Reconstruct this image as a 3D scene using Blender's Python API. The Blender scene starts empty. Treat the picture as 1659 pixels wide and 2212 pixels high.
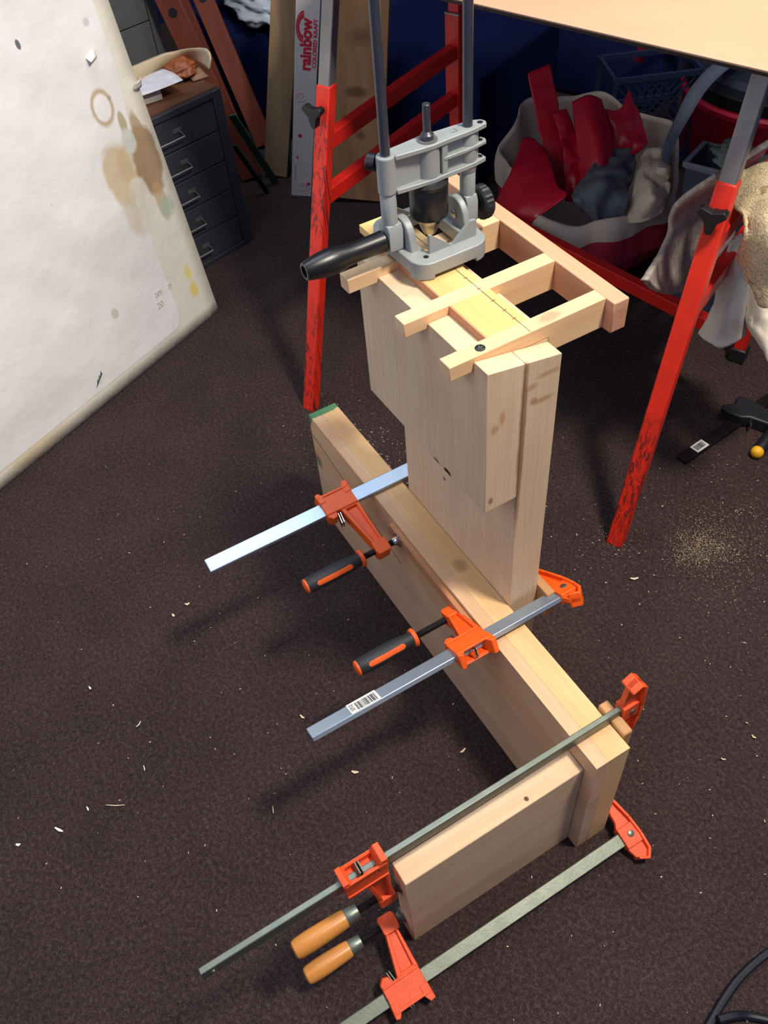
import bpy, math, random
from mathutils import Vector, Matrix, noise as mnoise
random.seed(7)
SC = bpy.context.scene
COL = SC.collection
V = Vector

# ------------------------------------------------------------------ camera, world, lights, exposure
cam_d = bpy.data.cameras.new('camera'); cam = bpy.data.objects.new('camera', cam_d); COL.objects.link(cam)
cam_d.sensor_fit = 'AUTO'; cam_d.sensor_width = 36.0; cam_d.lens = 1880.0 / 2212.0 * 36.0
cam_d.clip_start = 0.02; cam_d.clip_end = 30
CX, CY, CZ = V((0.50808, 0.85847, -0.06991)), V((-0.62795, 0.42475, 0.65212)), V((0.58952, -0.28743, 0.75489))
cam.matrix_world = Matrix(((CX.x, CY.x, CZ.x, 0.25315), (CX.y, CY.y, CZ.y, -0.33651), (CX.z, CY.z, CZ.z, 1.09875), (0, 0, 0, 1)))
SC.camera = cam
SC.view_settings.view_transform = 'Standard'; SC.view_settings.look = 'None'
SC.view_settings.gamma = 1.0; SC.view_settings.use_curve_mapping = False
SC.view_settings.exposure = 0.0
world = bpy.data.worlds.new('world'); SC.world = world; world.use_nodes = True
bgn = world.node_tree.nodes['Background']
bgn.inputs[0].default_value = (0.38, 0.45, 0.80, 1); bgn.inputs[1].default_value = 0.34

def area(name, loc, target, size, power, color, sy=None):
    l = bpy.data.lights.new(name, 'AREA'); l.size = size; l.energy = power; l.color = color
    if sy: l.shape = 'RECTANGLE'; l.size_y = sy
    o = bpy.data.objects.new(name, l); COL.objects.link(o); o.location = loc
    o.rotation_euler = (V(target) - V(loc)).to_track_quat('-Z', 'Y').to_euler(); return o
area('ceiling_lamp', (0.33, 0.40, 2.15), (-0.3, 0.2, 0), 0.22, 44, (1.0, 0.90, 0.77))
area('ceiling_lamp_far', (-0.35, 1.25, 2.3), (-0.4, 0.1, 0), 0.5, 12, (1.0, 0.90, 0.77))
area('cool_overhead_fill', (-1.0, 0.0, 2.5), (-0.9, 0.0, 0), 1.1, 18, (0.74, 0.85, 1.0), 0.8)  # added cool fill from overhead, also mirrored in the clamp bars
area('front_fill', (-0.1, -1.5, 1.7), (-0.5, 0.2, 0.2), 1.2, 8.0, (0.92, 0.95, 1.0), 1.0)  # added fill for the front faces
area('desk_lamp', (-0.44, 0.60, 1.12), (-0.49, 0.57, 0), 0.08, 0.55, (1.0, 0.88, 0.70))

# ------------------------------------------------------------------ helpers
MW = {}
def lin(c): return tuple(((x / 255) / 12.92 if x / 255 <= 0.04045 else ((x / 255 + 0.055) / 1.055) ** 2.4) for x in c)

class G:
    def __init__(s): s.v = []; s.f = []
    def add(s, vs, fs):
        n = len(s.v); s.v += [V(p) for p in vs]; s.f += [tuple(i + n for i in f) for f in fs]; return s
    def box(s, x0, x1, y0, y1, z0, z1):
        return s.add([(x0, y0, z0), (x1, y0, z0), (x1, y1, z0), (x0, y1, z0), (x0, y0, z1), (x1, y0, z1), (x1, y1, z1), (x0, y1, z1)],
                     [(0, 3, 2, 1), (4, 5, 6, 7), (0, 1, 5, 4), (1, 2, 6, 5), (2, 3, 7, 6), (3, 0, 4, 7)])
    def hexa(s, b, t):     # 4 bottom, 4 top corners (ccw seen from above)
        return s.add(list(b) + list(t), [(3, 2, 1, 0), (4, 5, 6, 7), (0, 1, 5, 4), (1, 2, 6, 5), (2, 3, 7, 6), (3, 0, 4, 7)])
    def bar(s, p, q, u, w, hu, hw):   # box from p to q, half sizes along u, w
        p, q, u, w = V(p), V(q), V(u).normalized(), V(w).normalized()
        r = [u * -hu + w * -hw, u * hu + w * -hw, u * hu + w * hw, u * -hu + w * hw]
        return s.hexa([p + k for k in r], [q + k for k in r])
    def prism(s, poly, fn, h0, h1):
        n = len(poly)
        vs = [fn(a, b, h0) for a, b in poly] + [fn(a, b, h1) for a, b in poly]
        fs = [tuple(range(n - 1, -1, -1)), tuple(range(n, 2 * n))] + [(i, (i + 1) % n, n + (i + 1) % n, n + i) for i in range(n)]
        return s.add(vs, fs)
    def lathe(s, prof, o, ax, n=20, cap=True, ref=None):
        o, ax = V(o), V(ax).normalized()
        a = V(ref) if ref else (V((0, 0, 1)) if abs(ax.z) < 0.9 else V((1, 0, 0)))
        u = (a - ax * a.dot(ax)).normalized(); w = ax.cross(u)
        vs = []; fs = []
        for t, r in prof:
            for k in range(n):
                c = 2 * math.pi * k / n
                vs.append(o + ax * t + (u * math.cos(c) + w * math.sin(c)) * r)
        m = len(prof)
        for i in range(m - 1):
            for k in range(n):
                k2 = (k + 1) % n
                fs.append((i * n + k, i * n + k2, (i + 1) * n + k2, (i + 1) * n + k))
        if cap:
            fs.append(tuple(range(n - 1, -1, -1))); fs.append(tuple((m - 1) * n + k for k in range(n)))
        return s.add(vs, fs)
    def cyl(s, p, q, r, n=16):
        p, q = V(p), V(q); return s.lathe([(0, r), ((q - p).length, r)], p, q - p, n)
    def tube(s, pts, r, n=10):
        pts = [V(p) for p in pts]; vs = []; fs = []; up = V((0, 0, 1))
        for i, p in enumerate(pts):
            t = (pts[min(i + 1, len(pts) - 1)] - pts[max(i - 1, 0)]).normalized()
            if abs(t.dot(up)) > .95: up = V((1, 0, 0))
            u = (up - t * up.dot(t)).normalized(); w = t.cross(u); up = u
            rr = r[i] if isinstance(r, (list, tuple)) else r
            for k in range(n):
                c = 2 * math.pi * k / n; vs.append(p + (u * math.cos(c) + w * math.sin(c)) * rr)
        m = len(pts)
        for i in range(m - 1):
            for k in range(n):
                k2 = (k + 1) % n; fs.append((i * n + k, i * n + k2, (i + 1) * n + k2, (i + 1) * n + k))
        fs.append(tuple(range(n - 1, -1, -1))); fs.append(tuple((m - 1) * n + k for k in range(n)))
        return s.add(vs, fs)
    def grid(s, fn, nu, nv):
        vs = [fn(i / nu, j / nv) for j in range(nv + 1) for i in range(nu + 1)]
        fs = [(j * (nu + 1) + i, j * (nu + 1) + i + 1, (j + 1) * (nu + 1) + i + 1, (j + 1) * (nu + 1) + i) for j in range(nv) for i in range(nu)]
        return s.add(vs, fs)
    def loft(s, rings, cap0=True, cap1=True):
        n = len(rings[0]); vs = [p for r in rings for p in r]; fs = []
        for i in range(len(rings) - 1):
            for k in range(n):
                k2 = (k + 1) % n; fs.append((i * n + k, i * n + k2, (i + 1) * n + k2, (i + 1) * n + k))
        if cap0: fs.append(tuple(range(n - 1, -1, -1)))
        if cap1: fs.append(tuple((len(rings) - 1) * n + k for k in range(n)))
        return s.add(vs, fs)

def smooth_curve(pts, n=8):
    pts = [V(p) for p in pts]; out = []
    for i in range(len(pts) - 1):
        p0, p1, p2, p3 = pts[max(i - 1, 0)], pts[i], pts[i + 1], pts[min(i + 2, len(pts) - 1)]
        for k in range(n):
            t = k / n
            out.append(0.5 * ((2 * p1) + (p2 - p0) * t + (2 * p0 - 5 * p1 + 4 * p2 - p3) * t * t + (3 * p1 - p0 - 3 * p2 + p3) * t ** 3))
    out.append(pts[-1]); return out

def mesh_of(name, g, sharp=0.6):
    m = bpy.data.meshes.new(name); m.from_pydata([tuple(p) for p in g.v], [], g.f); m.update()
    import bmesh
    b = bmesh.new(); b.from_mesh(m); bmesh.ops.recalc_face_normals(b, faces=b.faces); b.to_mesh(m); b.free()
    for p in m.polygons: p.use_smooth = True
    m.set_sharp_from_angle(angle=sharp)
    return m

def root(name, loc, label, cat, group=None, mat4=None):
    o = bpy.data.objects.new(name, None); COL.objects.link(o); o.empty_display_size = 0.02
    M = mat4 if mat4 is not None else Matrix.Translation(V(loc))
    o.matrix_world = M; MW[o.name] = M.copy()
    o['label'] = label; o['category'] = cat
    if group: o['group'] = group
    return o

def mods(o, bevel, solid, sub):
    if solid:
        md = o.modifiers.new('solidify', 'SOLIDIFY'); md.thickness = solid; md.offset = 0
    if sub:
        md = o.modifiers.new('subsurf', 'SUBSURF'); md.levels = sub; md.render_levels = sub
    if bevel:
        md = o.modifiers.new('bevel', 'BEVEL'); md.width = bevel; md.segments = 2; md.limit_method = 'ANGLE'; md.angle_limit = 0.6

def part(name, g, m, parent, bevel=0, solid=0, sub=0, local=False, label=None, sharp=0.6):
    """a mesh object under parent; g in world coordinates unless local"""
    M = MW[parent.name]
    if not local:
        I = M.inverted(); g2 = G(); g2.v = [I @ p for p in g.v]; g2.f = g.f
    else: g2 = g
    o = bpy.data.objects.new(name, mesh_of(name, g2, sharp)); COL.objects.link(o)
    o.parent = parent; MW[o.name] = M.copy()
    o.data.materials.append(m); mods(o, bevel, solid, sub)
    if label: o['label'] = label
    return o

def solo(name, g, m, label=None, cat=None, group=None, kind=None, bevel=0, solid=0, sub=0, sharp=0.6):
    xs = [p.x for p in g.v]; ys = [p.y for p in g.v]; zs = [p.z for p in g.v]
    c = V(((min(xs) + max(xs)) / 2, (min(ys) + max(ys)) / 2, min(zs)))
    g2 = G(); g2.v = [p - c for p in g.v]; g2.f = g.f
    o = bpy.data.objects.new(name, mesh_of(name, g2, sharp)); COL.objects.link(o); o.location = c
    MW[o.name] = Matrix.Translation(c); o.data.materials.append(m); mods(o, bevel, solid, sub)
    if label: o['label'] = label
    if cat: o['category'] = cat
    if group: o['group'] = group
    if kind: o['kind'] = kind
    return o

# ------------------------------------------------------------------ materials
class NT:
    def __init__(s, name):
        s.m = bpy.data.materials.new(name); s.m.use_nodes = True
        s.t = s.m.node_tree; s.b = s.t.nodes['Principled BSDF']
    def n(s, kind, **kw):
        nd = s.t.nodes.new(kind)
        for k, v in kw.items(): setattr(nd, k, v)
        return nd
    def l(s, a, b): s.t.links.new(a, b)
    def pos(s, space): 
        if space == 'world': return s.n('ShaderNodeNewGeometry').outputs['Position']
        return s.n('ShaderNodeTexCoord').outputs['Object']
    def noise(s, vec, scale=(1, 1, 1), sc=5, detail=4, rough=0.55, dist=0.0, off=(0, 0, 0)):
        mp = s.n('ShaderNodeMapping'); mp.inputs['Scale'].default_value = scale; mp.inputs['Location'].default_value = off
        s.l(vec, mp.inputs['Vector'])
        nz = s.n('ShaderNodeTexNoise'); nz.inputs['Scale'].default_value = sc; nz.inputs['Detail'].default_value = detail
        nz.inputs['Roughness'].default_value = rough; nz.inputs['Distortion'].default_value = dist
        s.l(mp.outputs[0], nz.inputs['Vector']); return nz.outputs['Fac']
    def ramp(s, fac, stops):
        r = s.n('ShaderNodeValToRGB'); els = r.color_ramp.elements
        while len(els) < len(stops): els.new(0.5)
        for e, (p, c) in zip(els, stops):
            e.position = p; e.color = (c, c, c, 1) if isinstance(c, (int, float)) else (*c, 1)
        s.l(fac, r.inputs[0]); return r.outputs[0]
    def mix(s, fac, a, b):
        mx = s.n('ShaderNodeMix', data_type='RGBA')
        for i, v in ((6, a), (7, b)):
            if isinstance(v, tuple): mx.inputs[i].default_value = (*v, 1)
            else: s.l(v, mx.inputs[i])
        if isinstance(fac, (int, float)): mx.inputs[0].default_value = fac
        else: s.l(fac, mx.inputs[0])
        return mx.outputs[2]
    def math(s, op, a, b=None):
        nd = s.n('ShaderNodeMath', operation=op)
        for i, v in ((0, a), (1, b)):
            if v is None: continue
            if isinstance(v, (int, float)): nd.inputs[i].default_value = v
            else: s.l(v, nd.inputs[i])
        return nd.outputs[0]
    def blob(s, vec, c, r, soft=0.25, wob=0.3, wsc=60):
        """1 inside an ellipsoid with a wobbly edge"""
        a = s.n('ShaderNodeVectorMath', operation='SUBTRACT'); s.l(vec, a.inputs[0]); a.inputs[1].default_value = c
        d = s.n('ShaderNodeVectorMath', operation='DIVIDE'); s.l(a.outputs[0], d.inputs[0]); d.inputs[1].default_value = r
        ln = s.n('ShaderNodeVectorMath', operation='LENGTH'); s.l(d.outputs[0], ln.inputs[0])
        nz = s.noise(vec, sc=wsc, detail=3)
        e = s.math('ADD', ln.outputs['Value'], s.math('MULTIPLY', s.math('SUBTRACT', nz, 0.5), wob * 2))
        mr = s.n('ShaderNodeMapRange'); s.l(e, mr.inputs[0])
        mr.inputs[1].default_value = 1 + soft / 2; mr.inputs[2].default_value = 1 - soft / 2
        return mr.outputs[0]
    def bump(s, h, strength=0.2, dist=0.002):
        bp = s.n('ShaderNodeBump'); bp.inputs['Strength'].default_value = strength; bp.inputs['Distance'].default_value = dist
        s.l(h, bp.inputs['Height']); s.l(bp.outputs[0], s.b.inputs['Normal'])
    def base(s, c):
        if isinstance(c, tuple): s.b.inputs['Base Color'].default_value = (*c, 1)
        else: s.l(c, s.b.inputs['Base Color'])
    def rough(s, r, metal=0.0, spec=None):
        s.b.inputs['Metallic'].default_value = metal
        if isinstance(r, (int, float)): s.b.inputs['Roughness'].default_value = r
        else: s.l(r, s.b.inputs['Roughness'])
        if spec is not None: s.b.inputs['Specular IOR Level'].default_value = spec

def plain(name, rgb, rough=0.5, metal=0.0, var=0.12, sc=60, bump=0.0, bsc=300, space='obj', spec=None, sheen=0):
    t = NT(name); c = lin(rgb); p = t.pos(space)
    nz = t.noise(p, sc=sc, detail=5)
    t.base(t.ramp(nz, [(0.3, tuple(x * (1 - var) for x in c)), (0.7, tuple(min(1, x * (1 + var)) for x in c))]))
    t.rough(rough, metal, spec)
    if bump: t.bump(t.noise(p, sc=bsc, detail=4), bump, 0.001)
    if sheen: t.b.inputs['Sheen Weight'].default_value = sheen
    return t.m

def wood(name, c1, c2, axis, spots=(), rough=0.62, space='world', off=(0, 0, 0), across=18, contrast=0.6):
    """axis: grain direction 0,1,2"""
    t = NT(name); p = t.pos(space); a, b = lin(c1), lin(c2)
    s1 = [across] * 3; s1[axis] = 1.6
    s2 = [260] * 3; s2[axis] = 9
    g1 = t.noise(p, tuple(s1), 1.0, 5, 0.55, 0.8, off)
    g2 = t.noise(p, tuple(s2), 1.0, 3, 0.6, 0.0, off)
    c = t.ramp(g1, [(0.32, b), (0.5, tuple((x + y) / 2 for x, y in zip(a, b))), (0.66, a)])
    dk = t.ramp(g2, [(0.35, 1.0 - 0.16 * contrast), (0.62, 1.0)])
    mul = t.n('ShaderNodeMix', data_type='RGBA', blend_type='MULTIPLY'); mul.inputs[0].default_value = 1.0
    t.l(c, mul.inputs[6]); t.l(dk, mul.inputs[7]); c = mul.outputs[2]
    big = t.ramp(t.noise(p, (1, 1, 1), 7, 3, off=off), [(0.3, 0.92), (0.7, 1.04)])
    mul = t.n('ShaderNodeMix', data_type='RGBA', blend_type='MULTIPLY'); mul.inputs[0].default_value = 1.0
    t.l(c, mul.inputs[6]); t.l(big, mul.inputs[7]); c = mul.outputs[2]
    for cen, r, col, soft, amt in spots:
        f = t.math('MULTIPLY', t.blob(p, cen, r, soft), amt)
        c = t.mix(f, c, lin(col))
    t.base(c); t.rough(rough); t.bump(g2, 0.12, 0.0006); return t.m

M = {}
M['orange'] = plain('orange_paint', (246, 96, 24), 0.42, 0, 0.06, 90, 0.15, 500)
M['orange_worn'] = plain('worn_orange_paint', (232, 84, 34), 0.5, 0, 0.12, 120, 0.2, 500)
M['orange_rubber'] = plain('orange_rubber', (238, 96, 32), 0.55, 0, 0.05)
M['black_rubber'] = plain('black_rubber', (34, 37, 42), 0.6, 0, 0.1, 90, 0.1)
M['bright_steel'] = plain('zinc_bar_steel', (172, 190, 208), 0.36, 0.7, 0.05, 40)
M['dull_steel'] = plain('dull_bar_steel', (118, 124, 112), 0.42, 0.75, 0.12, 60, 0.1)
M['chrome'] = plain('chrome', (215, 215, 210), 0.15, 1.0, 0.03)
M['dark_thread'] = plain('dark_thread_steel', (48, 46, 46), 0.4, 0.7, 0.1)
M['oiled_wood'] = wood('turned_handle_wood', (222, 150, 70), (200, 126, 52), 1, rough=0.35, space='obj', across=60, contrast=.6)
M['grey_cast'] = plain('grey_cast_metal', (150, 156, 156), 0.48, 0.15, 0.05, 40, 0.12, 400)
M['black_gloss'] = plain('black_gloss', (18, 19, 21), 0.36, 0, 0.1)
M['black_plastic'] = plain('black_plastic', (24, 25, 28), 0.45, 0, 0.1)
M['rod_steel'] = plain('dark_rod_steel', (84, 86, 96), 0.38, 0.7, 0.08)
M['alu'] = plain('worn_aluminium', (140, 138, 138), 0.45, 0.7, 0.12, 30, 0.1)
M['sticker'] = plain('white_sticker', (225, 225, 222), 0.5, 0, 0.02)
M['ink'] = plain('black_ink', (25, 25, 25), 0.6, 0, 0.02)
M['pencil'] = plain('pencil_graphite', (120, 100, 75), 0.6, 0, 0.02)
M['pencil_pale'] = plain('pale_pencil_graphite', (208, 204, 190), 0.6, 0, 0.02)

def red_paint(name, scratch):
    t = NT(name); p = t.pos('world'); c = lin((214, 36, 28))
    base = t.ramp(t.noise(p, sc=25, detail=4), [(0.3, tuple(x * 0.85 for x in c)), (0.7, c)])
    base = t.mix(t.ramp(t.noise(p, (260, 260, 22), 1, 6, 0.7), [(scratch, 0.0), (scratch + 0.05, 1.0)]), base, lin((58, 34, 40)))
    t.base(base); t.rough(0.38); return t.m
M['red'] = red_paint('red_paint', 0.70)
def worn_red(name, spots, thr):
    t = NT(name); p = t.pos('world'); c = lin((226, 48, 30))
    base = t.ramp(t.noise(p, sc=25, detail=4), [(0.3, tuple(x * 0.85 for x in c)), (0.7, c)])
    scr = t.ramp(t.noise(p, (200, 200, 4), 1, 6, 0.75), [(thr, 0.0), (thr + 0.06, 1.0)])
    msk = None
    for cen, r in spots:
        bl = t.blob(p, cen, r, 0.6, 0.35, 25); msk = bl if msk is None else t.math('MAXIMUM', msk, bl)
    base = t.mix(t.math('MULTIPLY', t.math('MULTIPLY', scr, msk), 0.85), base, lin((50, 28, 34)))
    t.base(base); t.rough(0.4); return t.m
M['red_left'] = worn_red('scratched_red_paint', [((-0.955, 0.19, 0.40), (0.05, 0.05, 0.14)), ((-0.915, 0.11, 0.08), (0.05, 0.05, 0.16))], 0.515)
M['red_right'] = worn_red('scuffed_red_paint', [((-0.355, 0.385, 0.09), (0.05, 0.05, 0.13))], 0.50)

# ------------------------------------------------------------------ setting
def carpet():
    t = NT('brown_carpet'); p = t.pos('world')
    n1 = t.math('ADD', t.math('MULTIPLY', t.noise(p, sc=190, detail=6, rough=0.8), .55), t.math('MULTIPLY', t.noise(p, sc=620, detail=3, rough=0.7), .45)); n2 = t.noise(p, sc=1100, detail=2); n3 = t.noise(p, sc=9, detail=3)
    c = t.ramp(n1, [(0.34, lin((22, 18, 20))), (0.5, lin((58, 46, 46))), (0.66, lin((104, 86, 80)))])
    c = t.mix(t.ramp(n2, [(0.62, 0.0), (0.75, 0.5)]), c, lin((128, 102, 84)))
    big = t.ramp(n3, [(0.3, 0.85), (0.7, 1.08)])
    mul = t.n('ShaderNodeMix', data_type='RGBA', blend_type='MULTIPLY'); mul.inputs[0].default_value = 1
    t.l(c, mul.inputs[6]); t.l(big, mul.inputs[7])
    t.base(mul.outputs[2]); t.rough(0.95, spec=0.1); t.bump(n1, 0.8, 0.003); return t.m
solo('floor', G().box(-3.4, 1.2, -1.6, 3.2, -0.03, 0), carpet(), kind='structure')
navy = plain('navy_wall_paint', (24, 31, 62), 0.85, 0, 0.1, 12, spec=0.1)
wd = V((0.9117, 0.4109, 0)); wn = V((-0.4109, 0.9117, 0)); w0 = V((-1.3, 1.75, 0))
solo('wall_back', G().bar(w0 - wd * 1.6, w0 + wd * 2.4, wn, (0, 0, 1), 0.04, 1.3), navy, kind='structure').location.z = 0
solo('wall_left', G().box(-3.0, -2.92, -1.6, 2.2, 0, 2.6), navy, kind='structure')

# ------------------------------------------------------------------ the timber frame being glued
MAPLE, MAPLE2 = (228, 190, 142), (208, 164, 114)
H = 0.2251
beam_spots = [((-0.66, 0.02, 0.232), (0.016, 0.06, 0.028), (20, 120, 80), 0.15, 0.9),
              ((-0.30, 0.03, 0.225), (0.010, 0.008, 0.01), (120, 90, 60), 0.9, 0.5), ((-0.60, 0.02, 0.225), (0.03, 0.02, 0.01), (170, 120, 85), 0.9, 0.5),
              ((-0.648, 0.0, 0.135), (0.012, 0.004, 0.012), (30, 90, 55), 0.8, 0.7)]
beam = root('long_beam', (-0.33, 0.022, 0), 'long laminated wooden beam standing on edge on the carpet, green painted far end, clamp bars lying across its top', 'beam')
part('rear_board', G().box(-0.657, 0, 0.0165, 0.045, 0, H), wood('beam_rear_wood', (238, 198, 144), (226, 180, 122), 0, beam_spots), beam, bevel=0.0004)
fb = G().box(-0.657, 0.0, 0, 0.0165, 0.1387, H)
part('upper_front_board', fb, wood('beam_front_wood', (230, 190, 148), (214, 170, 128), 0, beam_spots, off=(3, 1, 2)), beam, bevel=0.0004)
part('lower_front_board', G().box(-0.657, 0.0, 0.0, 0.0165, 0, 0.1386), wood('beam_lower_wood', (216, 180, 146), (202, 164, 130), 0, beam_spots, off=(1, 5, 2)), beam, bevel=0.0004)
gl = G().bar((-0.655, 0.0003, 0.186), (-0.40, 0.0003, 0.141), (0, 1, 0), (0, 0, 1), 0.0005, 0.0009)
part('green_pencil_line', gl, plain('green_crayon', (40, 84, 58), 0.7), beam, label='green line drawn along the front board')

post_spots = [((-0.2155, 0.069, 0.545), (0.004, 0.012, 0.0035), (166, 116, 70), 0.7, 0.6), ((-0.2155, 0.057, 0.548), (0.004, 0.004, 0.004), (160, 108, 62), 0.7, 0.6),
              ((-0.2155, 0.073, 0.575), (0.004, 0.014, 0.003), (176, 126, 80), 0.9, 0.6), ((-0.2155, 0.054, 0.567), (0.004, 0.006, 0.004), (176, 126, 80), 0.9, 0.6),
              ((-0.2155, 0.012, 0.437), (0.004, 0.0028, 0.005), (150, 90, 44), 0.7, 0.8), ((-0.2155, 0.022, 0.545), (0.004, 0.003, 0.008), (180, 130, 84), 0.9, 0.6),
              ((-0.2155, 0.014, 0.535), (0.004, 0.004, 0.005), (180, 130, 84), 0.9, 0.6), ((-0.2155, 0.046, 0.50), (0.004, 0.0035, 0.12), (120, 74, 38), 0.6, 0.75)]
knot_spots = [((-0.2835, 0.0045, 0.4245), (0.0065, 0.006, 0.0045), (26, 12, 6), 0.4, 1.0), ((-0.305, 0.0045, 0.4245), (0.006, 0.006, 0.0022), (60, 34, 20), 0.6, 0.9),
              ((-0.355, 0.0456, 0.326), (0.003, 0.01, 0.0025), (90, 60, 40), 0.6, 0.9)]
post = root('upright_post', (-0.33, 0.055, 0), 'tall upright post of pale maple with thick glued block at its head, behind the beam', 'post')
notches = [(-0.2535, -0.237), (-0.3293, -0.3123), (-0.420, -0.4035)]
def ztop(x): return 0.6055 if x > -0.238 or x < -0.4195 else 0.6005
def notched(zl, x0, x1):
    poly = [(x0, zl), (x1, zl), (x1, ztop(x1))]
    for a, b in notches:
        poly += [(b + .0003, ztop(b + .001)), (b + .0003, 0.5943), (a - .0003, 0.5943), (a - .0003, ztop(a - .001))]
    return poly + [(x0, ztop(x0))]
def sloped(g):
    g.v = [V((p.x, p.y, p.z - (0.0145 * (p.y - 0.0045) / 0.0812 if p.z > 0.603 else 0))) for p in g.v]; return g
post_m = wood('post_wood', (232, 204, 168), (220, 188, 150), 2, post_spots + knot_spots, off=(2, 2, 5))
g = sloped(G().prism(notched(0.0, -0.4464, -0.2155), lambda a, b, h: (a, h, b), 0.0455, 0.0857))
part('back_board', g, post_m, post, bevel=0.0006)
g = sloped(G().prism(notched(0.4228, -0.4468, -0.2155), lambda a, b, h: (a, h, b), 0.0045, 0.0450))
part('front_block', g, wood('block_wood', (230, 204, 168), (220, 190, 152), 2, post_spots + knot_spots, off=(7, 2, 1)), post, bevel=0.0006)
part('glue_line', G().box(-0.4455, -0.21575, 0.0440, 0.0458, 0.424, 0.592), plain('dried_glue', (110, 68, 36), 0.4), post, label='brown line of dried glue between the two boards')

foot = root('foot_board', (-0.028, -0.115, 0), 'short thick maple board on edge, clamped end-on to the near end of the long beam', 'board')
g = G().hexa([(-0.041, -0.2268, 0), (-0.0143, -0.2268, 0), (-0.0153, -0.0005, 0), (-0.042, -0.0005, 0)],
             [(-0.041, -0.2268, 0.197), (-0.0143, -0.2268, 0.197), (-0.0153, -0.0005, 0.197), (-0.042, -0.0005, 0.197)])
part('board_body', g, wood('foot_wood', (232, 200, 160), (218, 180, 138), 1, [((-0.022, -0.072, 0.197), (0.0028, 0.0026, 0.003), (96, 58, 28), 0.4, 1.0)], off=(4, 7, 1)), foot, bevel=0.0012)

solo('clamping_batten', G().box(-0.412, -0.2125, -0.0075, -0.0003, 0.200, 0.2195), wood('batten_wood', (206, 150, 104), (180, 122, 80), 0, off=(1, 1, 9)),
     'thin reddish wooden batten pressed against the front face of the long beam', 'batten', bevel=0.0008)
solo('scrap_block', G().box(-0.235, -0.196, 0.0862, 0.0975, 0.195, 0.238), wood('scrap_wood_a', (196, 146, 98), (172, 120, 76), 0, off=(5, 1, 9)),
     'small scrap wood pad between the tall upright and an orange clamp jaw', 'scrap wood', 'scrap wood clamp pads', bevel=0.001)
g = G().hexa([(-0.054, 0.0455, 0.17), (-0.012, 0.0455, 0.17), (-0.012, 0.0585, 0.17), (-0.054, 0.0585, 0.17)],
             [(-0.054, 0.0455, 0.2335), (-0.012, 0.0455, 0.2305), (-0.012, 0.0585, 0.2305), (-0.054, 0.0585, 0.2335)])
solo('scrap_block', g, wood('scrap_wood_b', (206, 158, 104), (184, 132, 80), 0, off=(9, 1, 3)),
     'small scrap wood pad behind the near end of the long beam, under the steel bar', 'scrap wood', 'scrap wood clamp pads', bevel=0.002)

# ------------------------------------------------------------------ mortising frame on top of the post
PINE, PINE2 = (244, 208, 162), (232, 188, 138)
jig = root('mortising_frame', (-0.33, 0.07, 0.5945), 'light pine ladder-shaped routing frame screwed on top of the upright post', 'frame')
for i, (a, b) in enumerate(notches):
    y0 = (-0.0205, -0.0205, -0.029)[i]
    g = G().prism([(y0, 0.5945), (0.0868, 0.5945), (0.0868, 0.577), (0.1512, 0.577), (0.1512, 0.61), (y0, 0.61)], lambda p, q, h: (h, p, q), a, b)
    sp = [((a + .008, 0.093, 0.61), (0.006, 0.012, 0.004), (150, 92, 84), 0.9, 0.5)] if i == 0 else []
    part('cross_rail', g, wood('pine_%d' % i, PINE, PINE2, 1, sp, off=(i * 3.1, 2, 1), across=26), jig, bevel=0.0007)
part('outer_rail', G().box(-0.510, -0.2255, 0.1513, 0.169, 0.5765, 0.61), wood('cedar_rail', (226, 172, 134), (200, 142, 106), 0, off=(2, 8, 1), across=24), jig, bevel=0.001, label='pinkish cedar outer rail')
panel_m = wood('panel_wood', (240, 208, 144), (228, 188, 118), 0, off=(6, 6, 6), across=22)
for a, b in ((-0.3122, -0.2536), (-0.4034, -0.3294), (-0.485, -0.4202)):
    part('infill_panel', G().box(a, b, 0.030, 0.0745, 0.6008, 0.6098), panel_m, jig, bevel=0.0004)
for a, b in ((-0.3122, -0.2536), (-0.4034, -0.3294)):
    part('slot_edge', G().box(a, b, 0.0285, 0.0300, 0.6003, 0.6096), wood('slot_edge_wood', (206, 150, 110), (190, 130, 92), 0), jig)
pl = G().box(-0.47, -0.2375, 0.0655, 0.0661, 0.6099, 0.6102)
for x in (-0.34, -0.318, -0.295, -0.277, -0.262): pl.box(x, x + 0.0006, 0.0635, 0.068, 0.6099, 0.6102)
part('pencil_line', pl, M['pencil'], jig)
sc = G().lathe([(0, 0.0012), (0.0006, 0.0046), (0.0016, 0.0048), (0.0020, 0.0040)], (-0.2445, 0.0165, 0.609), (0, 0, 1), 20)
scr = part('screw', sc, M['black_plastic'], jig, label='black cross-head screw')
part('cross_recess', G().box(-0.2473, -0.2417, 0.0161, 0.0169, 0.6108, 0.6112).box(-0.2449, -0.2441, 0.0137, 0.0193, 0.6108, 0.6112), M['alu'], scr)

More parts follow.
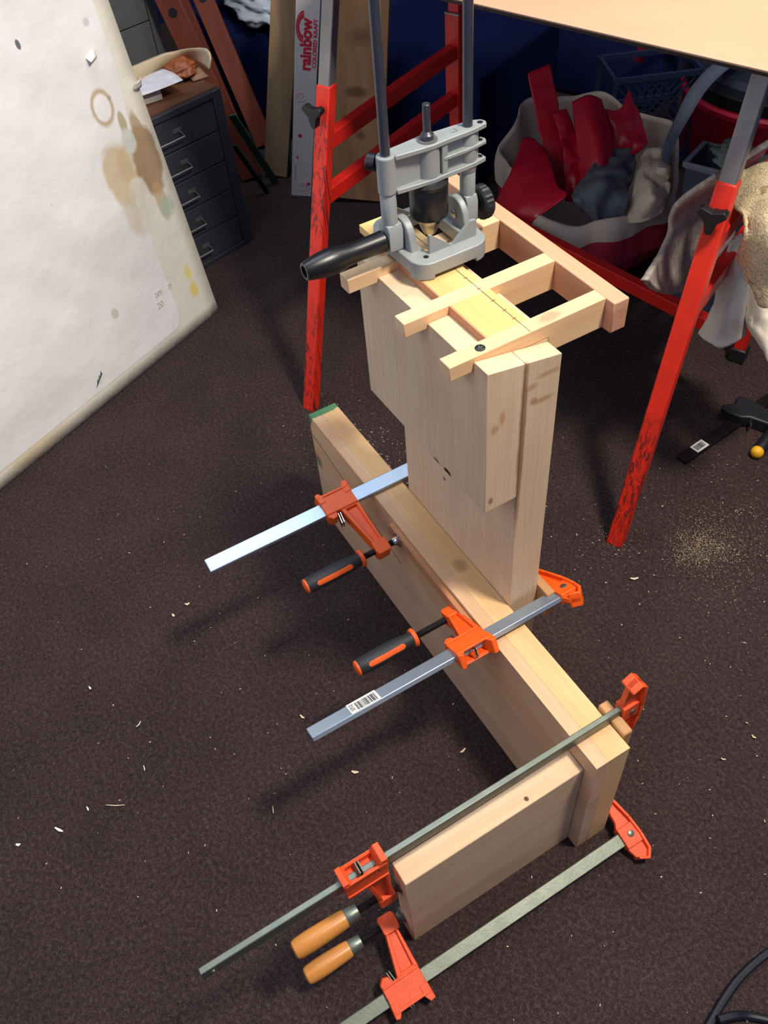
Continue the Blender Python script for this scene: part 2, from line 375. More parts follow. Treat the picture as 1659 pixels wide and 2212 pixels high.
# ------------------------------------------------------------------ bar clamps
def lab_bar(name, parent, x0, y0, z, dx, dy): pass
def clamp(name, label, bx, bz, a, off, ybar, yhead, ypad, yhandle, ytip, yjaw, wooden, tail, orange, steel, plate_u):
    a = V(a).normalized(); Y = V((0, 1, 0)); Z = a.cross(Y)
    T = Matrix(((a.x, Y.x, Z.x, bx), (a.y, Y.y, Z.y, 0), (a.z, Y.z, Z.z, bz), (0, 0, 0, 1)))
    # keep the empty at the work end of the bar
    T = T @ Matrix.Translation((0, ypad, 0))
    r = root(name, None, label, 'clamp', 'orange bar clamps', T)
    sh = -ypad
    P = lambda name, g, m, par=r, **k: part(name, g, m, par, local=True, **k)
    y = lambda v: v + sh
    hw = 0.0080 if wooden else 0.0100
    P('bar', G().box(-hw, hw, y(ybar[0]), y(ybar[1]), -0.0034, 0.0034), M[steel], bevel=0.001)
    if wooden: P('end_pin', G().cyl((0.002, y(ybar[0]) + .011, -.0042), (0.002, y(ybar[0]) + .011, .0042), .0026, 12), M['chrome'])
    # sliding jaw
    yc = y(yhead); f = lambda p, q, h: (q, yc + p, h)
    g = G()
    body = [(-.0230, -.0075), (.0230, -.0075), (.0235, .013), (.012, .0135), (-.004, .0135), (-.009, .0125), (-.0115, .020), (-.018, .0215), (-.0232, .016)]
    g.prism(body, f, -0.0088, 0.0088)
    for s in (-1, 1):     # cheeks around the clutch window
        g.prism([(-.021, -.0165), (.021, -.0165), (.021, -.006), (-.021, -.006)], f, s * 0.0072, s * 0.0088)
        for u0, u1 in ((-.0172, -.0135), (.0105, .0135)):
            g.prism([(-.0228, u0), (.0228, u0), (.0228, u1), (-.0228, u1)], f, s * 0.0085, s * 0.0104)
    g.prism([(-.0235, -.006), (-.0245, -.021), (-.0195, -.0225), (-.0150, -.0165), (-.0150, -.006)], f, -0.0098, 0.0098)
    g.prism([(.0140, -.006), (.0140, -.0175), (.0180, -.0250), (.0245, -.024), (.0240, -.006)], f, -0.0098, 0.0098)
    P('sliding_jaw_body', g, M[orange], bevel=0.0012)
    g = G()
    o = off
    g.prism([(-.001, .012), (.0225, .012), (.0225, o - .010), (.0085, o - .010)], f, -0.0045, 0.0045)   # web
    g.prism([(.0185, .011), (.0238, .011), (.0232, o - .009), (.0198, o - .009)], f, -0.0088, 0.0088)
    g.prism([(-.0035, .011), (.0025, .011), (.0112, o - .009), (.0075, o - .009)], f, -0.0088, 0.0088)
    g.prism([(-.0025, .011), (.022, .011), (.022, .016), (0.0, .016)], f, -0.0088, 0.0088)
    g.prism([(.0075, o - .010), (.0255, o - .010), (.0268, o - .006), (.0268, o + .007), (.0245, o + .0105), (.0085, o + .0105), (.0065, o + .007), (.0065, o - .007)], f, -0.0094, 0.0094)
    P('jaw_arm', g, M[orange], bevel=0.001)
    for k in range(2):
        yy = yc - 0.0075 + k * 0.0032
        P('clutch_plate', G().hexa([(-.0195, yy + .003, -.0062), (plate_u, yy - .004, -.0062), (plate_u, yy - .0025, -.0062), (-.0195, yy + .0045, -.0062)],
                                   [(-.0195, yy + .003, .0062), (plate_u, yy - .004, .0062), (plate_u, yy - .0025, .0062), (-.0195, yy + .0045, .0062)]), M['chrome' if not wooden else 'dull_steel'], bevel=0.0004)
    # screw with swivel pad
    prof = []; yy = y(yhandle); i = 0
    while yy < y(ypad) - 0.008:
        prof.append((yy, 0.0044 if i % 2 else 0.0036)); yy += 0.0011; i += 1
    sw = P('screw', G().lathe(prof, (o, 0, 0), (0, 1, 0), 14), M['dark_thread'])
    P('swivel_pad', G().lathe([(-.0115, .0030), (-.0085, .0032), (-.0080, .0044), (-.0060, .0052), (-.0035, .0064), (-.0012, .0098), (0, .0098)], (o, 0, 0), (0, 1, 0), 20), M['chrome' if not wooden else 'dull_steel'], sw)
    L = yhandle - ytip
    if wooden:
        h = P('handle', G().lathe([(0, .0062), (.0016, .0090), (.006, .0105), (.018, .0110), (L * .45, .0108), (L * .75, .0098), (L - .014, .0092)], (o, y(ytip), 0), (0, 1, 0), 24), M['oiled_wood'], label='turned wooden handle')
        P('ferrule', G().lathe([(0, .0090), (.001, .0094), (.010, .0088), (.0125, .0085), (.0150, .0082), (.0155, .0045)], (o, y(yhandle) - .015, 0), (0, 1, 0), 22), M['dull_steel'], h)
        P('ferrule_pin', G().cyl((o, y(yhandle) - .0075, .0082), (o, y(yhandle) - .0075, .0092), .0018, 10), M['dark_thread'], h)
    else:
        h = P('handle', G().lathe([(.0025, .0094), (.006, .0104), (.018, .0109), (L * .5, .0112), (L * .7, .0106), (L * .88, .0088), (L - .004, .0088)], (o, y(ytip), 0), (0, 1, 0), 28), M['black_rubber'], label='black rubber grip handle')
        P('end_cap', G().lathe([(-.001, .004), (0, .0082), (.0012, .0096), (.0032, .0096)], (o, y(ytip), 0), (0, 1, 0), 24), M['orange_rubber'], h)
        P('collar', G().lathe([(-.0045, .0092), (-.004, .0112), (0, .0122), (.001, .0112), (.002, .0050)], (o, y(yhandle), 0), (0, 1, 0), 24), M['orange_rubber'], h)
        inl = G()
        v = (T.inverted().to_3x3() @ (V((0.25, -0.34, 1.10)) - V((bx + a.x * off, yhandle, bz + a.z * off)))); v.y = 0; v = v.normalized()
        v = (v + V((0, 0, 0)) - T.inverted().to_3x3() @ V((0, 0, 0.45))); v.y = 0; v = v.normalized()
        sd = v.cross(V((0, 1, 0)))
        n = 31; rings = []
        for i in range(n):
            tt = i / (n - 1); yy = y(ytip) + L * (.17 + .62 * tt)
            rr = .0104 if tt < .2 else (.0109 if tt < .6 else .0104)
            wv = .0036 * math.sqrt(max(0.01, 1 - max(0, (abs(tt - .5) - .43) / .07) ** 2))
            c0 = V((o, yy, 0))
            rings.append([c0 + v * rr * .93 - sd * wv, c0 + v * (rr + .0004) - sd * wv * .9, c0 + v * (rr + .0012), c0 + v * (rr + .0004) + sd * wv * .9, c0 + v * rr * .93 + sd * wv])
        inl.loft(rings); P('grip_inlay', inl, M['orange_rubber'], h)
    # fixed jaw
    yj = y(yjaw); f2 = lambda p, q, h: (q, yj + p, h)
    g = G()
    outline = [(0, -.014), (.004, tail), (.016, tail - .006), (.0245, tail + .004), (.0255, -.004), (.0235, .018), (.0175, .045), (.0105, .074), (.008, .086), (.001, .088), (-.001, .072), (.001, .064), (.006, .046), (.004, .020), (0, .012)]
    g.prism(outline, f2, -.0036, .0036)
    back = outline[1:9]; nrm = []
    for i in range(len(back) - 1):
        p, q = back[i], back[i + 1]; d = V((q[0] - p[0], q[1] - p[1], 0)).normalized(); nn = V((-d.y, d.x, 0)) * .0036
        if nn.x > 0: nn = -nn
        if i == 0: nn = V((0, .0036, 0)) if tail < 0 else nn
        g.prism([p, q, (q[0] + nn.x, q[1] + nn.y), (p[0] + nn.x, p[1] + nn.y)], f2, -.0098, .0098)
    g.prism([(-.0005, -.0125), (.0225, -.0125), (.0225, .0125), (-.0005, .0125)], f2, -.0072, .0072)
    g.prism([(-.0015, .066), (.007, .066), (.008, .087), (0, .089)], f2, -.0090, .0090)
    fj = P('fixed_jaw', g, M[orange], bevel=0.0009)
    P('rivet', G().lathe([(-.0084, .0034), (-.0080, .0040), (.0080, .0040), (.0084, .0034)], (0.001, yj + .0125, 0), (0, 0, 1), 16), M['dull_steel'], fj)
    return r, T, sh
c1 = clamp('bar_clamp', 'orange black-gripped bar clamp crossing the beam at the far side of the post', -0.471, 0.2312, (.972, 0, -.235), 0.085,
           (-0.2405, 0.112), -0.050, -0.008, -0.062, -0.146, 0.087, False, -0.024, 'orange', 'bright_steel', 0.031)
c2 = clamp('bar_clamp', 'orange bar clamp with black rubber grip and a barcode sticker on its bar', -0.1925, 0.2327, (-.9, 0, -.436), 0.068,
           (-0.2370, 0.112), -0.0285, -0.008, -0.0665, -0.148, 0.0975, False, -0.022, 'orange', 'bright_steel', 0.027)
c3 = clamp('bar_clamp', 'wooden-handled orange clamp with its dull bar running above the short board', -0.0355, 0.2338, (.02, 0, -1), 0.0855,
           (-0.4310, 0.072), -0.2600, -0.2270, -0.2760, -0.3510, 0.0590, True, -0.046, 'orange_worn', 'dull_steel', 0.018)
c4 = clamp('bar_clamp', 'wooden-handled orange clamp lying low on the carpet beyond the beam end', 0.0262, 0.0190, (-.95, 0, .31), 0.0655,
           (-0.4300, 0.070), -0.2630, -0.2270, -0.2820, -0.3530, 0.0460, True, -0.028, 'orange_worn', 'dull_steel', 0.024)

def text_mesh(txt, size, depth=0.0, off=0.0):
    cu = bpy.data.curves.new('t', 'FONT'); cu.body = txt; cu.size = size; cu.align_x = 'CENTER'; cu.align_y = 'CENTER'; cu.extrude = depth; cu.offset = off
    o = bpy.data.objects.new('t', cu); COL.objects.link(o)
    dg = bpy.context.evaluated_depsgraph_get(); dg.update()
    m = bpy.data.meshes.new_from_object(o.evaluated_get(dg)); bpy.data.objects.remove(o)
    return m
def text_part(name, txt, size, mat4, m, parent, depth=0.0002, sx=1.0, bold=0):
    me = text_mesh(txt, size, depth, bold); me.transform(Matrix.Diagonal((sx, 1, 1, 1)))
    g = G(); g.v = [MW[parent.name].inverted() @ (mat4 @ V(v.co)) for v in me.vertices]; g.f = [tuple(p.vertices) for p in me.polygons]
    return part(name, g, m, parent, local=True)
# sticker with barcode on the second clamp's bar, stamped number on the first
r, T, sh = c2
top = -0.0034
stk = part('sticker', G().box(-0.0098, 0.0098, -0.187 + sh, -0.150 + sh, -0.0040, -0.0035), M['sticker'], r, local=True, label='white barcode sticker')
bc = G(); yy = -0.178
while yy < -0.153:
    w = random.choice((0.0004, 0.0007, 0.0011)); bc.box(-0.0078, 0.0060, yy + sh, yy + w + sh, -0.0042, -0.0040); yy += w + random.choice((0.0005, 0.0008, 0.0011))
part('barcode', bc, M['ink'], stk, local=True)
text_part('sticker_number', '3712', 0.0062, T @ Matrix(((0, 1, 0, 0.0005), (1, 0, 0, -0.1825 + sh), (0, 0, -1, -0.0041), (0, 0, 0, 1))) @ Matrix.Rotation(math.pi / 2, 4, 'Z'), M['ink'], stk)
r, T, sh = c1
text_part('stamped_number', '3712', 0.013, T @ Matrix(((0, 1, 0, 0.000), (1, 0, 0, -0.108 + sh), (0, 0, -1, -0.00345), (0, 0, 0, 1))), M['alu'], r, 0.0002)

# ------------------------------------------------------------------ drill guide
dg = root('drill_guide', (-0.405, 0.066, 0.6102), 'grey portable drill guide with black chuck and side handle, standing on the pine frame', 'drill guide')
gx, L_, R_ = -0.402, 0.0216, 0.1100
def rrect(x0, x1, y0, y1, r, n=5):
    out = []
    for cx, cy, a0 in ((x1 - r, y1 - r, 0), (x0 + r, y1 - r, 90), (x0 + r, y0 + r, 180), (x1 - r, y0 + r, 270)):
        for k in range(n + 1):
            a = math.radians(a0 + 90 * k / n); out.append((cx + r * math.cos(a), cy + r * math.sin(a)))
    return out
xy = lambda p, q, h: (p, q, h)
zb = 0.6104
g = G()
N = 5
outer = rrect(-0.455, -0.355, 0.0235, 0.1075, 0.018, N); inner = rrect(-0.441, -0.3760, 0.0445, 0.0885, 0.004, N)
no = len(outer)
vs = [(p[0], p[1], z) for z in (zb + .004, zb + .018) for p in outer] + [(p[0], p[1], z) for z in (zb + .004, zb + .018) for p in inner]
fs = []
for k in range(no):
    k2 = (k + 1) % no
    fs += [(k, k2, no + k2, no + k), (2 * no + k2, 2 * no + k, 3 * no + k, 3 * no + k2), (no + k, no + k2, 3 * no + k2, 3 * no + k), (k2, k, 2 * no + k, 2 * no + k2)]
g.add(vs, fs)
for k, (cx_, cy_) in enumerate(((-0.373, 0.0895), (-0.437, 0.0895), (-0.437, 0.0415), (-0.373, 0.0415))):
    g.prism(outer[k * (N + 1):(k + 1) * (N + 1)] + [(cx_, cy_)], xy, zb - .0002, zb + .006)
part('base', g, M['grey_cast'], dg, bevel=0.001)
g = G()
g.prism([(.0450, .6275), (.0985, .6275), (.0985, .6450), (.0920, .6460), (.0715, .6285), (.0700, .6285), (.0475, .6470), (.0455, .6470)], lambda p, q, h: (h, p, q), -0.3735, -0.3700)
part('vee_fence', g, M['grey_cast'], dg, sharp=0.2)
g = G()
g.prism([(.0400, .6275), (.0985, .6275), (.0985, .6420), (.0920, .6430), (.0715, .6285), (.0700, .6285), (.0475, .6440), (.0455, .6440)], lambda p, q, h: (h, p, q), -0.4460, -0.4425)
part('vee_fence', g, M['grey_cast'], dg, sharp=0.2)
part('base_hole', G().cyl((-0.3680, 0.0395, zb + .0176), (-0.3680, 0.0395, zb + .0183), .0026, 14), M['black_plastic'], dg)
zp = 0.6395
def lug(y0, y1):
    pts = [(gx - .021, .6272), (gx + .021, .6272)]
    for k in range(11):
        a = math.pi * k / 10; pts.append((gx + .0175 * math.cos(a), zp + .0175 * math.sin(a)))
    return G().prism(pts, lambda p, q, h: (p, h, q), y0, y1)
part('pivot_lug', lug(0.0315, 0.0395), M['grey_cast'], dg, bevel=0.0012)
rl = part('pivot_lug', lug(0.0935, 0.1005), M['grey_cast'], dg, bevel=0.0012)
part('pivot_bolt', G().lathe([(0, .0052), (.0016, .0052), (.002, .004)], (gx + .001, 0.0936, zp), (0, -1, 0), 6), M['chrome'], rl)
for yy, sgn in ((L_, 1), (R_, -1)):
    g = G()
    g.lathe([(0, .0068), (.003, .0076), (.040, .0078), (.0415, .0068)], (gx, yy, zp + .006), (0, 0, 1), 22)
    g.prism([(gx - .010, zp - .010), (gx - .004, zp - .015), (gx + .004, zp - .015), (gx + .010, zp - .010), (gx + .010, zp + .010), (gx + .0074, zp + .016), (gx - .0074, zp + .016), (gx - .010, zp + .010)],
            lambda p, q, h: (p, h, q), yy - .0070, yy + .0085 if sgn > 0 else yy + .0060)
    part('column_foot', g, M['grey_cast'], dg, bevel=0.0008)
    part('guide_rod', G().cyl((gx, yy, 0.668), (gx, yy, 0.940), .0047, 20), M['rod_steel'], dg, label='dark steel guide rod')
# carriage
g = G()
z1, z0 = 0.7215, 0.6855
g.lathe([(0, .0078), (.001, .0088), (z1 - z0 - .001, .0088), (z1 - z0, .0078)], (gx, L_, z0), (0, 0, 1), 24)
g.lathe([(0, .0078), (.001, .0084), (z1 - z0 + .0055, .0084), (z1 - z0 + .0065, .0078)], (gx, R_, z0 - .007), (0, 0, 1), 24)
top = [(gx + .0080, L_ + .006), (gx + .0105, .050), (gx + .0120, .066), (gx + .0105, .082), (gx + .0100, .104), (gx + .0092, R_ + .004), (gx + .0085, .1165), (gx + .0068, .1265), (gx + .002, .1285), (gx - .003, .1265), (gx - .0075, .118), (gx - .0085, R_), (gx - .010, .082), (gx - .012, .066), (gx - .010, .050), (gx - .008, L_ + .006)]
g.prism(top, xy, z1 - .0045, z1)
g.prism([(p[0], min(p[1], .1265)) for p in top], xy, z0 - .001, z0 + .0035)
g.prism([(gx - .002, .078), (gx + .010, .078), (gx + .010, .104), (gx + .0088, R_ + .004), (gx + .0085, .1165), (gx + .0068, .1265), (gx + .002, .1285), (gx - .003, .1265), (gx - .002, .118)], xy, .7015, .7050)
g.box(gx - .0035, gx + .0035, L_, .118, z0, z1 - .001)
g.lathe([(0, .0112), (z1 - z0 - .001, .0112)], (gx, .066, z0 + .0005), (0, 0, 1), 22)
g.box(gx - .0095, gx + .0095, .076, .082, z0, z1 - .001)
g.cyl((gx + .001, .1165, z0), (gx + .001, .1165, z1 - .002), .0042, 12)
car = part('carriage', g, M['grey_cast'], dg, bevel=0.0008)
for zz in (z1 + .0001, .7051, z0 + .0036):
    part('carriage_hole', G().cyl((gx + .0018, .1225, zz - .0004), (gx + .0018, .1225, zz + .0002), .0028, 14), M['black_plastic'], car)
part('stop_mark', G().box(gx + .0025, gx + .0032, .0905, .0965, z1, z1 + .0002).box(gx - .003, gx + .0032, .0965, .0971, z1, z1 + .0002), plain('cast_line', (96, 100, 100), .6), car)
g = G().lathe([(-.004, .0045), (0, .0045), (.0005, .0078), (.008, .0082), (.009, .007)], (gx - .009, L_ - .004, .712), (-.75, -.55, 0), 18)
part('locking_knob', g, M['black_plastic'], dg, label='small black locking knob')
sp = part('spindle', G().lathe([(0, .0062), (.0045, .0062), (.006, .0048), (.0075, .0036), (.031, .0036), (.0318, .003)], (gx, .066, z1 + .001), (0, 0, 1), 18), M['rod_steel'], dg)
part('spindle_washer', G().lathe([(0, .0096), (.0012, .0094)], (gx, .066, z1), (0, 0, 1), 24), M['alu'], sp)
ck = part('chuck', G().lathe([(0, .0165), (.0012, .0182), (.003, .0187), (.030, .0187), (.031, .0182), (.0315, .0190), (.0350, .0190), (.038, .010)], (gx, .0655, .6480), (0, 0, 1), 32), M['black_gloss'], dg)
nose = part('chuck_nose', G().lathe([(0, .0045), (.0006, .0062), (.0120, .0112), (.0165, .0124), (.0190, .0152), (.0200, .0164)], (gx, .0655, .6285), (0, 0, 1), 28), plain('steel_nose', (186, 184, 178), .3, .85, .03), ck, label='chrome chuck nose')
kh = G()
for k in range(3):
    a = math.radians(10 + 120 * k); d = V((math.cos(a), math.sin(a), 0))
    kh.cyl(V((gx, .0655, .6445)) + d * .0105, V((gx, .0655, .6445)) + d * .0124, .0022, 12)
part('key_hole', kh, M['black_plastic'], ck)
part('drill_bit', G().lathe([(0, .0004), (.003, .0026), (.020, .0028)], (gx, .0655, .6115), (0, 0, 1), 12), plain('bit_steel', (190, 150, 120), .3, .9), ck)
kn = [(0, .0050), (.006, .0050), (.0065, .0150), (.0085, .0172), (.0160, .0172), (.0178, .0155), (.018, .006)]
kg = G().lathe(kn, (gx, R_ + .005, zp), (0, 1, 0), 44)
for i, p in enumerate(kg.v):
    k = i % 44; ring = i // 44
    if ring in (3, 4) and k % 2: p.x = gx + (p.x - gx) * .955; p.z = zp + (p.z - zp) * .955
part('side_knob', kg, M['black_plastic'], dg, label='ribbed black side knob', sharp=0.3)
hp = [(0, .0080), (.002, .0104), (.012, .0100), (.030, .0096), (.042, .0102), (.052, .0122), (.060, .0128), (.072, .0118), (.084, .0094), (.087, .0084), (.0872, .0058), (.080, .0050)]
part('side_handle', G().lathe(hp, (gx, L_ - .0072, zp - .001), (0, -1, 0.0), 28), M['black_gloss'], dg, label='black tapered side handle')

# ------------------------------------------------------------------ drafting table on red trestles
tb = root('drafting_table', (-0.65, 0.6, 0), 'tan-topped worktable on red square-tube legs with silver telescoping tubes', 'table')
e1 = V((0.947, 0.321, 0)); e2 = V((-0.321, 0.947, 0)); p0 = V((-0.7109, 0.3131, 0))
tan = plain('tan_table_top', (208, 164, 132), 0.38, 0, 0.05, 8, 0.03, 60)
A, B, C_, D = p0 - e1 * .47, p0 + e1 * .41, p0 + e1 * .41 + e2 * .78, p0 - e1 * .47 + e2 * .78
up = lambda p, z: V((p.x, p.y, z))
tt = part('tabletop', G().hexa([up(p, .6955) for p in (A, B, C_, D)], [up(p, .70) for p in (A, B, C_, D)]), tan, tb, bevel=0.001)
part('edge_band', G().hexa([up(p, .6945) for p in (A - e2 * .002, B - e2 * .002, B, A)], [up(p, .6985) for p in (A - e2 * .003, B - e2 * .003, B, A)]), plain('dark_edge_band', (40, 30, 26), .6), tt)
fd = V((-0.4109, 0.9117, 0)); fn = V((0.9117, 0.4109, 0)); UP = V((0, 0, 1))
def trestle(F0, red, name):
    F0 = V(F0); at = lambda s, z: F0 + fd * s + UP * z
    sl = 0.287
    legdir = (fd * sl + UP).normalized(); wd_ = (fd - legdir * fd.dot(legdir)).normalized()
    def slab(s0, s1, z0_, z1_, hn):   # leg sheared along fd with level ends
        b = [at(s0 + sl * z0_, z0_) - fn * hn, at(s0 + sl * z0_, z0_) + fn * hn, at(s1 + sl * z0_, z0_) + fn * hn, at(s1 + sl * z0_, z0_) - fn * hn]
        t = [at(s0 + sl * z1_, z1_) - fn * hn, at(s0 + sl * z1_, z1_) + fn * hn, at(s1 + sl * z1_, z1_) + fn * hn, at(s1 + sl * z1_, z1_) - fn * hn]
        return G().hexa(b, t)
    lg = part('front_leg', slab(-.010, .010, 0.0, .536, .0128), red, tb, bevel=0.002, label='%s red front leg' % name)
    part('silver_tube', slab(-.0082, .0082, .50, .695, .0110), M['alu'], lg, bevel=0.0015)
    kc = at(sl * .505 - .013, .505)
    kb = G().cyl(kc, kc - fd * .012, .0055, 12)
    tri = []
    for k in range(3):
        a_ = math.radians(30 + 120 * k)
        for da, rr in ((-14, .019), (0, .0205), (14, .019), (60, .0088)): tri.append((rr * math.cos(a_ + math.radians(da)), rr * math.sin(a_ + math.radians(da))))
    kb.prism(tri, lambda p, q, h: kc - fd * h + fn * p + UP * q, .010, .022)
    part('wing_knob', kb, M['black_plastic'], lg, bevel=0.001, label='black three-lobed wing knob')
    for z in (.454, .371):
        part('rung', G().bar(at(sl * z + .008, z), at(.506, z), fn, UP, .0095, .0120), M['red'], lg, bevel=0.0015)
    bl = part('rear_leg', G().bar(at(.520, 0.012), at(.520, .695), fd, fn, .0095, .0110), M['red'], tb, bevel=0.0015)
    part('rear_sleeve', G().bar(at(.520, .343), at(.520, .515), fd, fn, .0150, .0145), M['red'], bl, bevel=0.0015)
    part('sleeve_cap', G().bar(at(.520, .515), at(.520, .518), fd, fn, .0150, .0145), M['alu'], bl)
    part('rubber_foot', G().bar(at(.520, 0.0), at(.520, .03), fd, fn, .013, .0150), M['black_plastic'], bl, bevel=0.003)
trestle((-0.9061, 0.1002, 0), M['red_left'], 'left')
trestle((-0.3446, 0.3560, 0), M['red_right'], 'right')
s0 = V((-0.9061, 0.1002, .17)) + fd * .520; s1 = V((-0.3446, 0.3560, .17)) + fd * .36
part('stretcher', G().bar(s0, s1, e2, UP, .0095, .0125), M['red'], tb, bevel=0.0015)

# ------------------------------------------------------------------ paper-covered drawing board leaning at the left
ang = math.radians(7.1)
be = V((-0.4326, 0.9016, 0)); bm = V((-0.9016, -0.4326, 0)); bv = UP * math.cos(ang) + bm * math.sin(ang); bn = be.cross(bv)
bo = V((-1.2918, 0.0766, 0.0015))
TB = Matrix(((be.x, bv.x, bn.x, bo.x), (be.y, bv.y, bn.y, bo.y), (be.z, bv.z, bn.z, bo.z), (0, 0, 0, 1)))
pb = root('drawing_board', None, 'big white drawing board covered in stained crumpled paper, leaning at the left', 'board', None, TB)
def paper_mat(name, rgb, blobs):
    t = NT(name); p = t.pos('obj'); c = lin(rgb)
    base = t.ramp(t.noise(p, sc=6, detail=4), [(0.3, tuple(x * .95 for x in c)), (0.7, c)])
    for cen, r, col, soft, amt, wob, hole in blobs:
        f = t.blob(p, cen, r, soft, wob, 22)
        if hole:
            f = t.math('MULTIPLY', f, t.math('SUBTRACT', 1.0, t.blob(p, cen, tuple(x * hole for x in r), soft, wob, 22)))
        base = t.mix(t.math('MULTIPLY', f, amt), base, lin(col))
    fl = t.ramp(t.noise(p, sc=95, detail=2), [(0.77, 0.0), (0.80, 0.5)])
    base = t.mix(fl, base, lin((170, 165, 150)))
    t.base(base); t.rough(0.75); t.bump(t.noise(p, sc=12, detail=4, rough=.5), 0.3, 0.012); return t.m
tea, tea2 = (214, 188, 140), (168, 138, 100)
blobs = [((-.090, .461, 0), (.024, .030, 1), (196, 172, 132), .2, .85, .12, .74),
         ((-.108, .350, 0), (.034, .056, 1), tea, .25, .75, .35, 0), ((-.075, .345, 0), (.03, .05, 1), tea, .3, .6, .35, 0),
         ((-.040, .345, 0), (.032, .062, 1), tea2, .2, .9, .3, 0), ((-.036, .400, 0), (.012, .034, 1), (178, 150, 112), .3, .8, .3, 0), ((-.040, .270, 0), (.013, .040, 1), (206, 172, 124), .3, .7, .3, 0),
         ((-.062, .425, 0), (.008, .020, 1), (180, 164, 110), .3, .8, .3, 0), ((-.062, .392, 0), (.014, .022, 1), (220, 226, 216), .3, .9, .2, 0),
         ((-.085, .300, 0), (.024, .032, 1), (238, 234, 216), .25, .9, .3, 0), ((-.110, .285, 0), (.022, .05, 1), (222, 208, 170), .4, .6, .3, 0), ((-.083, .268, 0), (.020, .042, 1), (238, 234, 216), .3, .95, .3, 0),
         ((-.035, .252, 0), (.018, .020, 1), (176, 202, 184), .5, .7, .4, 0), ((-.195, .600, 0), (.004, .007, 1), (70, 76, 92), .4, .9, .3, 0), ((-.059, .586, 0), (.006, .006, 1), (206, 206, 212), .5, .8, .3, 0),
         ((-.235, .140, 0), (.008, .010, 1), (214, 204, 178), .5, .8, .3, 0), ((-.070, .470, 0), (.004, .004, 1), (170, 174, 170), .4, .8, .3, 0)]
P_ = lambda name, g, m, par=pb, **k: part(name, g, m, par, local=True, **k)
P_('board_panel', G().box(-1.15, -.004, .012, 1.05, -.020, -.004), plain('board_core', (205, 196, 170), .7), bevel=0.001)
def wav(u, v, amp): return amp * (mnoise.noise(V((u * 5, v * 5, 1.3))) * .6 + mnoise.noise(V((u * 13, v * 13 + u * 6, 4.1))) * .25)
P_('backing_sheet', G().grid(lambda i, j: (-1.15 + 1.15 * i, 1.05 * j, .0012 + .0004 * mnoise.noise(V((i * 9, j * 9, 0)))), 40, 40),
   paper_mat('cream_backing_paper', (244, 240, 222), [((-.042, .116, 0), (.008, .016, 1), (244, 226, 130), .7, .9, .2, 0), ((-.042, .078, 0), (.010, .016, 1), (244, 222, 116), .7, .9, .2, 0), ((-.5, .02, 0), (.06, .02, 1), (238, 220, 170), .8, .6, .3, 0)] + blobs), solid=0.001,
   label='cream backing sheet with yellow spots')
def sheet(i, j):
    v = .030 + 1.03 * j
    ur = -.098 if v < .2 else (-.098 + (v - .2) * .22 if v < .5 else -.032)
    if v < .06: ur -= .03 * ((.06 - v) / .03) ** 2 * .6
    ur = min(ur, -.012)
    u = -1.16 + (ur + 1.16) * (1 - (1 - i) ** 1.6)
    ed = min(1, (1 - i) * 9, j * 14)
    return (u, v, .0026 + max(-.0005, wav(u, v, .011) * ed + .0012 * ed))
P_('paper_sheet', G().grid(sheet, 90, 90), paper_mat('white_crumpled_paper', (250, 249, 244), blobs), label='white crumpled sheet with tea-coloured stains and ring', sharp=3.0)
P_('spare_sheet', G().box(-1.0, .013, .022, 1.0, -.034, -.032), plain('spare_paper', (214, 206, 178), .75), label='second sheet behind the board')
g = G()
for k in range(9):
    u = -.336 + k * .0022; g.bar((u, .045 + k * .0016, .0062), (u + .0012, .049 + k * .0016 + (k % 3) * .002, .0062), (1, 0, 0), (0, 0, 1), .0006, .0002)
g.bar((-.340, .044, .0062), (-.316, .060, .0062), (1, 0, 0), (0, 0, 1), .0007, .0002)
P_('green_scribble', g, plain('green_pen', (30, 80, 62), .7))
for txt, u, v, s, rot in (('20', -.134, .098, .017, 38), ('205', -.128, .120, .014, 38), ('23', -.097, .118, .012, 38)):
    Mt = TB @ Matrix.Translation((u, v, .0043 + max(-.0005, wav(u, v, .011)))) @ Matrix.Rotation(math.radians(rot - 38), 4, 'Z')
    text_part('pencil_note', txt, s, Mt, M['pencil_pale'], pb, 0.0001)
# torn flap near the top edge
P_('torn_flap', G().grid(lambda i, j: (-.066 - .022 * i, .535 + .012 * j * (1 - i * .5), .006 + .010 * i * (1 - j)), 6, 4), plain('torn_paper', (244, 243, 236), .7), solid=0.0005)
P_('torn_flap', G().grid(lambda i, j: (.004 - .020 * i, .462 + .016 * j * (1 - i * .3), .004 + .006 * math.sin(i * 3) + .006 * j), 6, 4), plain('torn_paper_b', (232, 230, 222), .7), solid=0.0005)

